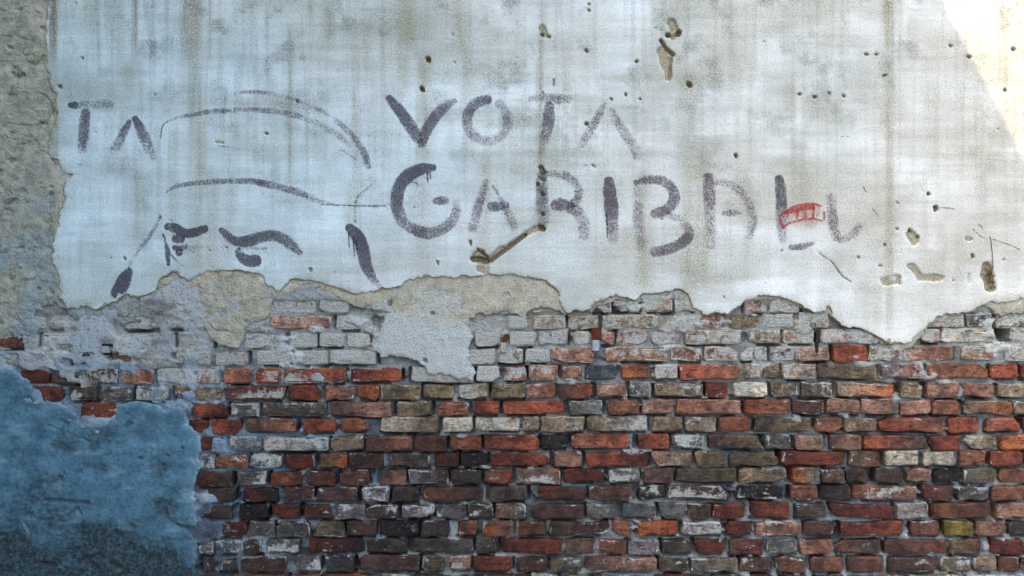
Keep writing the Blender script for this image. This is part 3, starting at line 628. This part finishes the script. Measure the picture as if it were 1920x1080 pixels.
def fill_row(r, xa, xb):
    x = xa
    while x < xb - 25:
        L = rg.choice((60, 60, 60, 112, 116)) + rg.uniform(-6, 6)
        L = min(L, xb - x)
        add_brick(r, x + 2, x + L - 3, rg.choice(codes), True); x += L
for r in range(-1, 15): fill_row(r, 1978, XR)
for r in range(0, 4): fill_row(r, XL, -25 if r > 1 else 60)
for r in range(15, 19): fill_row(r, 372, XR)
bricks.sort(key=lambda t: -t[0])
for k, (vis, (m, yc), geo) in enumerate(bricks[:300]):
    o = (wx(m), 0.0, wz(yc))
    link('brick', brick_to_mesh([geo], o), M['brick'], wall, loc=o)
rest = brick_to_mesh([g for _, _, g in bricks[300:]], (0, 0, 0)); rest.name = 'brick_remainder'
link('brick_remainder', rest, M['brick'], wall, kind='stuff')

# ---- mortar bed between the bricks
sp = 2.0
xs = axis(XL, XR + 1, -30, 1960, sp, 15); ys = axis(505, YB, 515, 1105, sp, 6); ys = np.append(ys[ys < YB], YB); xs[-1] = XR
X, Y = np.meshgrid(xs, ys)
upl = ss(520, 400, X) * ss(720, 660, Y)
flush = np.clip(ss(760, 640, Y) * 0.85 + 0.75 * ss(520, 380, X) * ss(640, 760, Y) + 0.55 * ss(940, 1050, Y) * ss(0.3, 0.6, fbm(X, Y, 160, 80, 151, 3)), 0, 1)
n1 = fbm(X, Y, 60, 34, 153, 4); n2 = fbm(X, Y, 13, 10, 155, 3)
H = -0.0220 + 0.0165 * flush + 0.0055 * upl + 0.020 * (n1 - 0.5) + 0.0085 * (n2 - 0.5)
deep = ss(0.52, 0.72, fbm(X, Y, 110, 26, 157, 4)) * (1 - 0.75 * flush)
# open joints hug the under side and the right-hand end of many bricks, where the lime has fallen out
gap = np.zeros_like(H)
for (x0, x1, y0, y1, r) in RECTS:
    if x1 < -40 or x0 > 1970 or y1 < 500: continue
    for kind_ in (0, 1, 2):
        p_ = (0.9, 0.6, 0.45)[kind_]
        if rg.random() > p_ * (0.25 if y0 < 690 and x0 < 480 else 0.5 if y0 < 690 else 0.7 if x0 < 560 else 1.0): continue
        if kind_ == 0: a0 = x0 + rg.uniform(0, .4) * (x1 - x0); a1 = x1 - rg.uniform(0, .35) * (x1 - x0); q = (a0, y1 + 2.0, a1, y1 + 2.0, rg.uniform(1.8, 3.2))
        elif kind_ == 1: q = (x1 + 2.0, y0 + 4, x1 + 2.0, y1 - 3, rg.uniform(1.6, 3.4))
        else: q = (x0 - 2.0, y0 + 4, x0 - 2.0, y1 - 3, rg.uniform(1.6, 3.4))
        m_ = 8
        i0, i1 = np.searchsorted(xs, (q[0] - m_, q[2] + m_)); j0, j1 = np.searchsorted(ys, (q[1] - m_, q[3] + m_))
        if i1 <= i0 or j1 <= j0: continue
        sl = np.s_[j0:j1, i0:i1]
        d = seg_d(X[sl], Y[sl], *q[:4]); gap[sl] = np.maximum(gap[sl], 1 - ss(q[4] * 0.6, q[4] * 1.8 + 0.6, d))
gap *= 0.35 + 0.9 * fbm(X, Y, 22, 22, 159, 2)
H -= 0.060 * np.clip(gap, 0, 1) + 0.026 * deep
# old plaster still smeared over the upper courses
smear = ss(0.50, 0.66, fbm(X, Y, 60, 34, 161, 4) + 0.09 * ss(700, 560, Y) * ss(760, 420, X) - 0.10 * ss(640, 740, Y) - 0.070 + 0.06 * upl + 0.012 * ss(760, 640, X)) * ss(790, 690, Y)
smear = np.maximum(smear, 0.9 * ss(0.60, 0.7, fbm(X, Y, 60, 50, 163, 3)) * ss(470, 390, X) * ss(650, 700, Y))
smear = np.maximum(smear, 0.8 * ss(0.69, 0.76, fbm(X, Y, 44, 20, 166, 5, 0.65)) * ss(680, 720, Y))
smear = np.maximum(smear, 0.85 * ss(574, 556, Y + 10 * (n1 - 0.5)))
smear *= ss(12, 26, np.hypot(X - 202, Y - 655))
H = np.where(smear > 0.02, np.maximum(H, H * (1 - smear) + smear * (0.0045 + 0.004 * (n2 - 0.5))), H)
hole_open = np.zeros(X.shape, bool)
# single holes: the fallen header by the right edge, the missing half bricks and the vertical slot
for (ax, ay, bx, by, r, dmm) in ((1877, 613, 1884, 626, 14, 120), (1533, 626, 1532, 640, 4, 40), (1555, 578, 1556, 590, 4, 22), (702, 598, 704, 606, 7, 30), (1070, 635, 1071, 640, 4, 30), (1145, 622, 1152, 620, 6, 25), (1396, 630, 1398, 634, 6, 30), (1160, 690, 1160, 704, 4, 30),
                                 (1320, 655, 1321, 675, 3, 26), (325, 668, 338, 672, 6, 25), (120, 680, 130, 682, 7, 22), (500, 960, 503, 965, 3, 20), (1742, 700, 1735, 695, 5, 22), (700, 890, 703, 900, 6, 22), (993, 930, 1000, 942, 6, 22), (1376, 925, 1378, 935, 4, 18), (1480, 1030, 1482, 1040, 3, 14)):
    c_ = 1 - ss(r * 0.6, r * 1.3, seg_d(X + 4 * (n2 - .5), Y + 4 * (n1 - .5), ax, ay, bx, by)); H -= dmm * 1e-3 * c_
    if dmm >= 40: hole_open |= c_ > 0.45                       # broken right through into the hollow behind
pale = np.clip(0.20 * ss(0.45, 0.65, fbm(X, Y, 70, 30, 162, 3)) + 0.30 * ss(930, 1000, Y) * ss(0.4, 0.6, fbm(X, Y, 90, 40, 164, 3)) + 0.60 * flush * ss(0.3, 0.7, n1) + 0.55 * smear + 0.25 * ss(0.55, 0.75, fbm(X, Y, 50, 30, 165, 3)), 0, 1)
bl = np.clip(0.22 * smear * ss(800, 500, X) + 0.55 * ss(900, 380, X) * ss(560, 760, Y) * ss(0.35, 0.6, fbm(X, Y, 80, 60, 167, 3)) + 0.22 * ss(0.40, 0.66, fbm(X, Y, 120, 70, 169, 3)) * ss(700, 900, Y), 0, 0.7)
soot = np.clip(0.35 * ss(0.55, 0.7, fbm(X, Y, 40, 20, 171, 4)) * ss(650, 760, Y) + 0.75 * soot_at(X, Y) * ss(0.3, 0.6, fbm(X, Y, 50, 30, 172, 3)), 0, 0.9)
warm = np.clip(0.6 * ss(0.5, 0.7, fbm(X, Y, 130, 40, 173, 3)) * ss(690, 560, Y) * ss(700, 1000, X), 0, 1)
at = np.stack([pale, bl, soot, warm], -1)
sd = np.maximum(np.maximum(XL - X, X - XR), -1e9) - 5
kp = (poly_sdf(P_WHITE, X, Y) > -14) & (poly_sdf(P_BLUE, X, Y) > -14) & (poly_sdf(P_ROUGH, X, Y) > -14) & ~hole_open
H = np.maximum(H, -0.125)
layer('mortar_bed', xs, ys, sd, H, at, M['mortar'], wall, -0.05, sp, extra=kp, cut_cells=hole_open)

# ------------------------------------------------------------------ painted strokes on the white coat
class Strokes:
    def __init__(s): s.V = []; s.F = []; s.C = []; s.k = 0
    def add(s, pts, widths, dens, fade=0.3, step=2.6, closed=False):
        """pts in px; widths, dens and fade given as one value or one per point"""
        n = len(pts); full = lambda v: list(v) if isinstance(v, (list, tuple)) else [v] * n
        W, D, Fd = full(widths), full(dens), full(fade)
        def interp(vals):
            m = len(vals)
            if m == n: return vals
            return list(np.interp(np.linspace(0, 1, n), np.linspace(0, 1, m), vals))
        W, D, Fd = interp(W), interp(D), interp(Fd)
        P = np.array(pts, float); Q = []; 
        for i in range(n - 1):
            p0 = P[max(i - 1, 0)]; p1 = P[i]; p2 = P[i + 1]; p3 = P[min(i + 2, n - 1)]
            m = max(2, int(np.hypot(*(p2 - p1)) / step))
            for k in range(m):
                t = k / m
                q = 0.5 * ((2 * p1) + (p2 - p0) * t + (2 * p0 - 5 * p1 + 4 * p2 - p3) * t * t + (-p0 + 3 * p1 - 3 * p2 + p3) * t ** 3)
                f = lambda v: v[i] + (v[i + 1] - v[i]) * t
                Q.append((q[0], q[1], f(W), f(D), f(Fd)))
        Q.append((P[-1][0], P[-1][1], W[-1], D[-1], Fd[-1]))
        Q = np.array(Q); T = np.gradient(Q[:, :2], axis=0); T /= np.maximum(np.hypot(T[:, 0], T[:, 1])[:, None], 1e-6)
        N = np.stack([-T[:, 1], T[:, 0]], 1); U = (-1, -.6, 0, .6, 1); o = len(s.V); m = len(Q)
        ends = np.minimum(np.arange(m), np.arange(m)[::-1]) * step / np.maximum(Q[:, 2] * 0.5, 1)       # round brush ends
        rnd_ = np.sqrt(np.clip(1 - (1 - np.clip(ends, 0, 1)) ** 2, 0.05, 1)) if not closed else np.ones(m)
        s.k += 1
        jit = 1 + 0.09 * (fbm(np.arange(m) * step + 31 * s.k, np.full(m, 9.0), 14, 14, 201, 2) - 0.5) * 2
        pat = 0.26 * (fbm(np.arange(m) * step + 57 * s.k, np.full(m, 3.0), 26, 26, 203, 3) - 0.46)
        for a in range(m):
            for u in U:
                hw = Q[a, 2] * 0.66 * rnd_[a] * jit[a]
                x_ = Q[a, 0] + N[a, 0] * u * hw; y_ = Q[a, 1] + N[a, 1] * u * hw
                s.V.append((x_, y_)); s.C.append((Q[a, 3] + pat[a], abs(u), Q[a, 4], s.k))
        for a in range(m - 1):
            for c in range(4):
                i = o + a * 5 + c; s.F.append((i, i + 5, i + 6, i + 1))
    def build(s, name, mat, label=None):
        V = np.array(s.V); C = np.array(s.C)
        h = h_white(V[:, 0], V[:, 1]) + 0.0009 + 0.00016 * C[:, 3]
        sdw_ = white_sdf(V[:, 0], V[:, 1])
        h += 0.0022 * np.exp(np.minimum(sdw_, 0) / 26.0) * fbm(V[:, 0], V[:, 1], 50, 50, 33, 2)
        W3 = np.stack([wx(V[:, 0]), -h, wz(V[:, 1])], 1)
        bad = sdw_ > -1.0; F = np.array(s.F); F = F[~bad[F].any(1)]
        at_ = C.copy(); at_[:, 3] = 1
        me = mesh_np(name, W3, F, at_)
        return link(name, me, mat, white, label=label)
def glyph(label, *strokes, name='painted_letter', mat='paint'):
    s = Strokes()
    for st in strokes: s.add(*st)
    return s.build(name, M[mat], label)

glyph('faded letter T at the far left', ([(131, 198), (142, 199), (152, 201)], [7, 13, 13], [.85, .9, .6], .1), ([(150, 198), (180, 197), (217, 197)], [13, 15, 15], [.45, .42, .40], .5),
      ([(165, 205), (162, 235), (160, 262), (157, 290)], [13, 17, 17, 14], [.8, .75, .62, .3], .3))
glyph('faded letter A at the far left', ([(248, 226), (238, 244), (226, 268), (213, 290)], [7, 13, 16, 16], [.85, .75, .5, .3], [.1, .3, .6, .8]),
      ([(254, 219), (263, 236), (275, 262), (293, 300)], [8, 14, 18, 16], [.9, .75, .62, .4], [.1, .3, .4, .5]))
glyph('brushed outline of the cap crown', ([(424, 179), (470, 174), (520, 179), (570, 193), (620, 219), (660, 253), (684, 288), (693, 318)], [4, 7, 7, 8, 9, 10, 12, 8], [.3, .44, .38, .34, .32, .42, .62, .45], [.5, .4, .4, .5, .5, .4, .2, .3]), name='painted_line')
glyph('brushed fold line of the cap', ([(316, 229), (345, 220), (400, 211), (450, 208), (490, 208), (540, 214), (590, 229), (632, 252), (662, 280)], [4, 6, 9, 9, 9, 9, 12, 12, 8], [.35, .42, .54, .50, .50, .44, .34, .32, .25], [.2, .2, .3, .4, .4, .4, .5, .5, .5]), name='painted_line')
glyph('brushed lower brim of the cap', ([(314, 362), (330, 352), (355, 346), (400, 342), (450, 340), (482, 342), (520, 350), (550, 358), (580, 369), (602, 379), (640, 386)], [4, 7, 8, 9, 10, 11, 12, 12, 12, 9, 4], [.5, .55, .5, .55, .60, .66, .58, .52, .42, .36, .25], [.2, .2, .2, .2, .2, .2, .3, .3, .5, .5, .5]), name='painted_line')
glyph('thin brushed edge of the face', ([(305, 404), (297, 420), (286, 441), (270, 461), (256, 480), (243, 503)], [7, 8, 8, 7, 6, 5], [.6, .45, .42, .40, .38, .36], [.2, .4, .4, .4, .4, .4]), name='painted_line')
glyph('dark lock of painted hair', ([(249, 503), (240, 518), (230, 538), (221, 560)], [9, 20, 24, 24], [.8, .95, .92, .85], [0, 0, .1, .2]), name='painted_line')
glyph('painted left eyebrow', ([(311, 425), (328, 427), (348, 437), (368, 436), (393, 427)], [10, 15, 15, 14, 11], [.85, .88, .9, .85, .85], .05, ), name='painted_eyebrow')
glyph('painted left eye', ([(325, 447), (338, 449), (350, 449)], [12, 13, 11], .82, .1), ([(326, 463), (340, 466), (356, 460)], [8, 10, 6], [.7, .8, .6], .2), ([(333, 470), (339, 474), (345, 478)], [9, 13, 9], .85, .1),
      ([(308, 438), (314, 455), (318, 475), (319, 499)], [3, 5, 9, 5], [.6, .6, .85, .7], .1), ([(324, 478), (334, 489), (348, 500)], [5, 4, 3], [.6, .45, .3], .4), ([(345, 470), (358, 468), (378, 466)], [12, 12, 10], [.4, .35, .25], .8), name='painted_eye')
glyph('painted right eyebrow', ([(415, 428), (428, 442), (446, 453), (470, 452), (492, 445), (514, 442), (535, 449), (552, 463), (568, 477)], [9, 13, 16, 18, 17, 17, 18, 17, 8], [.72, .74, .78, .78, .74, .78, .74, .7, .5], [.1, .1, .1, .1, .1, .1, .1, .2, .4]), name='painted_eyebrow')
glyph('painted right eye', ([(449, 465), (472, 466), (503, 466)], [4, 5, 5], [.5, .4, .45], .7), ([(450, 464), (450, 474), (459, 485), (473, 490), (492, 486)], [8, 13, 16, 18, 18], [.6, .72, .85, .9, .9], .2),
      ([(496, 502), (508, 500), (520, 492)], 5, [.35, .3, .25], .8), name='painted_eye')
glyph('painted sideburn with drips', ([(650, 423), (662, 432), (675, 449), (683, 474), (688, 498), (698, 518), (713, 540)], [11, 17, 21, 20, 18, 14, 8], [.92, .95, .92, .8, .8, .7, .4], [0, 0, 0, .1, .1, .3, .6]),
      ([(655, 436), (656, 452), (656, 466)], [3, 2.4, 1.5], .8, .1), ([(664, 444), (665, 466), (666, 482)], [3, 2.6, 1.5], .85, .1), ([(670, 450), (671, 470)], [3, 2], .8, .1), name='painted_line')
glyph('letter V of the upper word', ([(726, 181), (738, 194), (752, 211), (768, 234), (782, 256), (790, 270)], [9, 15, 18, 19, 18, 12], [.8, .85, .82, .7, .66, .55], [.1, .1, .1, .2, .2, .3]),
      ([(858, 189), (838, 199), (818, 219), (804, 240), (794, 262), (789, 278)], [8, 15, 18, 18, 16, 9], [.38, .6, .74, .76, .74, .66], [.7, .3, .3, .3, .3, .3]))
_o = [(914 + 38 * math.cos(a), 227 + 38 * math.sin(a)) for a in np.linspace(-1.35, -1.35 - 2 * math.pi * 0.97, 22)]
glyph('letter O of the upper word', (_o, 17, [.82, .72, .66, .55, .5, .45, .42, .44, .42, .4, .45], [.2, .3, .4, .5, .6, .6, .6, .6, .6, .6, .6]))
glyph('letter T of the upper word', ([(990, 187), (1020, 186), (1050, 187), (1073, 188)], [12, 17, 17, 12], [.38, .42, .48, .4], .3), ([(1030, 193), (1029, 222), (1024, 250), (1018, 272), (1014, 295)], [15, 18, 17, 16, 14], [.75, .72, .62, .42, .25], [.4, .4, .6, .8, .9]))
glyph('letter A of the upper word', ([(1134, 192), (1124, 213), (1110, 238), (1087, 278)], [8, 13, 15, 14], [.42, .55, .45, .35], [.3, .4, .7, .9]), ([(1143, 203), (1160, 236), (1180, 266), (1199, 300)], [10, 16, 19, 17], [.38, .45, .5, .42], [.5, .6, .7, .6]))
glyph('letter G with two drips', ([(819, 314), (806, 316), (788, 319), (768, 329), (752, 347), (745, 372), (748, 399), (762, 421), (785, 434), (808, 437), (832, 429), (850, 412), (857, 392), (853, 374)], [9, 15, 19, 21, 20, 20, 20, 19, 19, 19, 18, 17, 15, 10],
      [.9, .9, .86, .8, .82, .8, .72, .6, .68, .66, .55, .48, .44, .4], [0, 0, .1, .1, .1, .1, .1, .2, .2, .3, .5, .6, .6, .6]), ([(811, 378), (826, 377), (843, 376)], [8, 15, 10], [.5, .68, .5], .3), ([(802, 324), (803, 344)], [3, 1.8], .85, .1), ([(807, 322), (808, 338)], [2.6, 1.6], .8, .1))
glyph('first letter A of the lower word', ([(912, 336), (905, 362), (896, 393), (885, 436)], [10, 14, 16, 17], [.52, .5, .5, .42], [.3, .4, .6, .8]), ([(924, 348), (938, 372), (952, 400), (968, 432)], [5, 6, 15, 15], [.5, .5, .5, .42], .4), ([(913, 387), (928, 388), (956, 385)], [13, 16, 12], [.62, .75, .5], .4))
glyph('letter R of the lower word', ([(1017, 322), (1016, 350), (1017, 384), (1020, 425)], [18, 20, 20, 18], [.55, .62, .52, .4], [.1, .2, .4, .6]), ([(1022, 327), (1050, 327), (1072, 338), (1084, 356), (1082, 374), (1066, 388)], [11, 13, 13, 14, 15, 15], [.42, .46, .5, .52, .62, .7], [.5, .6, .5, .4, .3, .2]),
      ([(1032, 387), (1050, 384), (1068, 384)], [12, 20, 14], [.75, .85, .7], .5), ([(1062, 388), (1082, 398), (1094, 420), (1095, 452)], [16, 20, 21, 19], [.7, .55, .46, .32], [.5, .6, .6, .8]))
glyph('letter I of the lower word', ([(1140, 332), (1142, 358), (1145, 390), (1147, 425), (1149, 460)], [13, 21, 22, 19, 17], [.9, .86, .8, .6, .28], [.1, .2, .2, .4, .8]), ([(1137, 400), (1138, 448)], [3, 2], [.8, .6], .1))
glyph('letter B of the lower word', ([(1194, 350), (1195, 395), (1198, 435), (1203, 475)], [16, 18, 18, 16], [.46, .42, .42, .3], [.7, .8, .8, .9]), ([(1187, 345), (1215, 338), (1240, 340), (1258, 354), (1263, 374), (1252, 391), (1236, 399), (1217, 402)], [10, 14, 16, 17, 18, 18, 18, 12], [.62, .58, .6, .68, .7, .66, .72, .5], [.1, .3, .3, .2, .2, .4, .5, .7]),
      ([(1246, 402), (1270, 410), (1286, 425), (1290, 442), (1276, 456), (1250, 468), (1218, 474)], [10, 14, 16, 17, 18, 18, 14], [.38, .42, .46, .6, .74, .62, .48], [.6, .6, .6, .3, .1, .2, .4]))
glyph('second letter A of the lower word, arched', ([(1325, 325), (1328, 352), (1329, 395), (1331, 470)], [15, 20, 18, 18], [.8, .62, .48, .36], [.3, .4, .5, .7]), ([(1338, 343), (1362, 345), (1385, 358), (1402, 385), (1409, 415), (1402, 452)], [10, 13, 14, 16, 17, 17], [.45, .44, .42, .42, .42, .3], [.4, .5, .6, .6, .7, .8]), ([(1350, 402), (1368, 400), (1390, 400)], [7, 11, 7], [.45, .62, .4], .5))
glyph('letter L crossed by red spray', ([(1457, 329), (1461, 352), (1463, 385), (1463, 420), (1466, 455)], [11, 18, 18, 18, 15], [.85, .78, .66, .48, .36], [.05, .1, .2, .5, .7]), ([(1476, 464), (1498, 463), (1526, 455)], [8, 11, 7], [.5, .7, .4], .4))
glyph('last faint letter U of the lower word', ([(1554, 363), (1557, 390), (1560, 425), (1568, 452)], [16, 17, 17, 13], [.42, .5, .48, .48], [.6, .5, .5, .4]), ([(1568, 453), (1585, 446), (1602, 433), (1618, 415)], [10, 14, 15, 12], [.46, .42, .42, .3], [.5, .6, .6, .7]))
R_ = 'red'
glyph('small red spray drawing of a crown', ([(1468, 412), (1490, 402), (1515, 398), (1536, 400)], 26, .36, .8), ([(1484, 424), (1505, 419), (1530, 418)], 18, .30, 1.0),
      ([(1460, 406), (1470, 398), (1485, 389), (1505, 384), (1524, 383), (1538, 388)], [3, 4, 5, 4, 4, 3], .9, .1), ([(1462, 428), (1480, 418), (1500, 413), (1522, 411), (1540, 415)], 3.5, .75, .3), ([(1470, 400), (1490, 394), (1510, 390), (1526, 389)], [6, 7, 7, 8], .9, .0),
      ([(1460, 410), (1463, 420), (1468, 430)], [4, 4, 5], .85, .2), ([(1542, 396), (1543, 405), (1542, 414)], 3.5, .8, .3), ([(1492, 394), (1492, 406), (1491, 413)], [6, 5, 3], .75, .2), ([(1507, 390), (1507, 410)], 4, .6, .4), ([(1523, 388), (1522, 402), (1521, 410)], [6, 4, 3], .8, .1), ([(1474, 398), (1474, 408)], [5, 3], .7, .3), name='red_drawing', mat='red')
CR = [([(304, 262), (306, 244), (310, 234), (318, 229)], 2.4), ([(706, 340), (690, 354), (672, 370), (667, 395), (668, 420)], 5.0), ([(600, 384), (650, 386), (700, 387), (726, 386)], 2.2), ([(1532, 474), (1546, 484), (1557, 491), (1567, 505), (1577, 518), (1594, 529)], 2.2),
      ([(1830, 420), (1840, 430)], 2.2), ([(1820, 430), (1832, 441), (1843, 448)], 2.6), ([(1856, 449), (1880, 456), (1908, 468)], 2.0), ([(1760, 390), (1775, 391), (1788, 393)], 2.4), ([(1632, 390), (1640, 400), (1646, 407)], 2.2), ([(1615, 351), (1622, 362)], 2.4),
      ([(640, 282), (658, 292), (672, 302)], 1.8), ([(148, 309), (162, 311)], 2.2), ([(410, 274), (432, 277)], 2.0), ([(210, 478), (213, 486)], 2.0), ([(1573, 258), (1590, 257)], 1.8), ([(773, 342), (783, 345), (783, 352)], 2.4), ([(1095, 310), (1103, 312)], 2)]
for pts, w_ in CR:
    glyph(None, (pts, w_, .60 if w_ < 4 else .34, .55 if w_ < 4 else 1.0), name='hairline_crack', mat='crack')

# ------------------------------------------------------------------ fixings left in the wall
def prism(name, P, h0, h1, mat, parent, bev=0.0012):
    """outline in px, from depth h0 to h1 (metres towards the viewer) with a bevelled front"""
    n = len(P); mx = sum(p[0] for p in P) / n; my = sum(p[1] for p in P) / n
    rx = max(abs(p[0] - mx) for p in P); ry = max(abs(p[1] - my) for p in P)
    ins = lambda p: (mx + (p[0] - mx) * (1 - bev / S / rx), my + (p[1] - my) * (1 - bev / S / ry))
    V = [(wx(a), -h0, wz(b)) for a, b in P] + [(wx(a), -(h1 - bev), wz(b)) for a, b in P] + [(wx(a), -h1, wz(b)) for a, b in map(ins, P)]
    F = [(q * n + k, (q + 1) * n + k, (q + 1) * n + (k + 1) % n, q * n + (k + 1) % n) for q in (0, 1) for k in range(n)]
    F.append(tuple(range(3 * n - 1, 2 * n - 1, -1)))
    me = bpy.data.meshes.new(name); me.from_pydata(V, [], F); me.update()
    return link(name, me, mat, parent)
def tube(name, pts, r, mat, parent=None, **kw):
    """round wire through (px, py, metres proud)"""
    P = np.array([(wx(a), -h, wz(b)) for a, b, h in pts]); V = []; F = []; n = 6
    T = np.gradient(P, axis=0); T /= np.linalg.norm(T, axis=1)[:, None]
    for p, t in zip(P, T):
        u = np.cross(t, (0, 1, 0)); u /= max(np.linalg.norm(u), 1e-6); v = np.cross(t, u)
        for k in range(n):
            a = 2 * math.pi * k / n; V.append(p + r * (math.cos(a) * u + math.sin(a) * v))
    for i in range(len(P) - 1):
        for k in range(n): F.append((i * n + k, i * n + (k + 1) % n, (i + 1) * n + (k + 1) % n, (i + 1) * n + k))
    me = mesh_np(name, np.array(V), F)
    return link(name, me, mat, parent, **kw)
rect = lambda a, b, c, d: [(a, c), (b, c), (b, d), (a, d)]
def fixing(name, label, cat, px, py, group=None):
    return link(name, None, loc=(0, 0, 0), label=label, cat=cat, group=group)
f = fixing('cable_clamp', 'rusty iron cable clamp with zinc block between pale bricks, the largest one', 'clamp', 1117, 640)
prism('strap', [(1108, 614), (1128, 614), (1127, 634), (1124, 637), (1110, 637)], -0.03, 0.010, M['rust'], f)
prism('strap_rib', [(1112, 618), (1119, 617), (1123, 632), (1117, 634)], 0.0101, 0.0135, M['rust'], f)
prism('block', rect(1110, 1123, 637.5, 658), -0.03, 0.016, M['zinc'], f, 0.0025)
f = fixing('cable_clamp', 'small clamp with tilted rusty strap and chalky block beside the pale plaster patch', 'clamp', 945, 640)
prism('strap', [(940, 637), (946, 627), (953, 625), (956, 631), (950, 640), (943, 642)], -0.03, 0.012, M['rust'], f)
prism('block', rect(939, 949, 642, 660), -0.03, 0.015, M['chalk'], f, 0.002)
f = fixing('cable_clamp', 'small grey clamp in a dark recess above the blue patch', 'clamp', 202, 654)
prism('block', rect(196, 207, 649, 661), -0.03, 0.018, M['zinc'], f, 0.002)
prism('strap', [(193, 644), (211, 644), (213, 650), (208.5, 650), (208, 648.5), (196, 648.5), (193, 648)], -0.03, 0.012, M['iron'], f)
prism('strap_foot', rect(195, 209, 661.5, 665), -0.03, 0.007, M['iron'], f)
f = fixing('iron_spike', 'black iron spike driven into the joint under the torn plaster', 'spike', 1533, 640)
prism('shank', [(1529, 622), (1536, 620), (1537, 643), (1533, 644), (1529, 643)], -0.03, 0.006, M['iron'], f)
prism('tip', [(1528.5, 644.5), (1533.5, 644.5), (1533, 661), (1528.5, 661)], -0.02, 0.010, M['iron'], f)
f = tube('wire', [(1851, 442, 0.012), (1852, 448, 0.020), (1853, 462, 0.022), (1855, 480, 0.021), (1857, 498, 0.018), (1857, 512, 0.008), (1856, 524, -0.008)], 0.0016, M['wire'],
         label='thin wire hanging into the oval hole at the right', cat='wire')

# ------------------------------------------------------------------ the tall house on the left that throws the shade (outside the picture)
HX = -3.25
edge_z = wz(0) + 1.94 * (wx(1762) - HX)
house = link('neighbouring_house', None, loc=(HX - 2.5, -4.5, 0), label='tall ochre house standing at right angles to the plastered wall', cat='house')
def part(name, me, mat, par=house):
    o = link(name, me, mat, par); o.matrix_parent_inverse = house.matrix_world.inverted() if par is house else o.matrix_parent_inverse
    return o
bpy.context.view_layer.update()
part('walls', box_me('walls', HX - 5, HX - 0.35, -9.5, 0.45, 0, edge_z - 0.12), M['stucco'])
part('roof', box_me('roof', HX - 5.3, HX, -9.9, 0.80, edge_z - 0.119, edge_z), M['tile'])
for zz in (1.4, 4.6, 7.8, 10.6):
    for yy in (-7.6, -4.8, -2.0):
        if zz + 1.5 > edge_z - 0.3: continue
        part('window', box_me('window', HX - 0.36, HX - 0.33, yy - 0.5, yy + 0.5, zz, zz + 1.5), M['glass'])
        for s_ in (-1, 1):
            y_ = yy + s_ * 0.78
            part('shutter', box_me('shutter', HX - 0.349, HX - 0.31, y_ - 0.26, y_ + 0.26, zz - 0.03, zz + 1.53), M['shutter'])
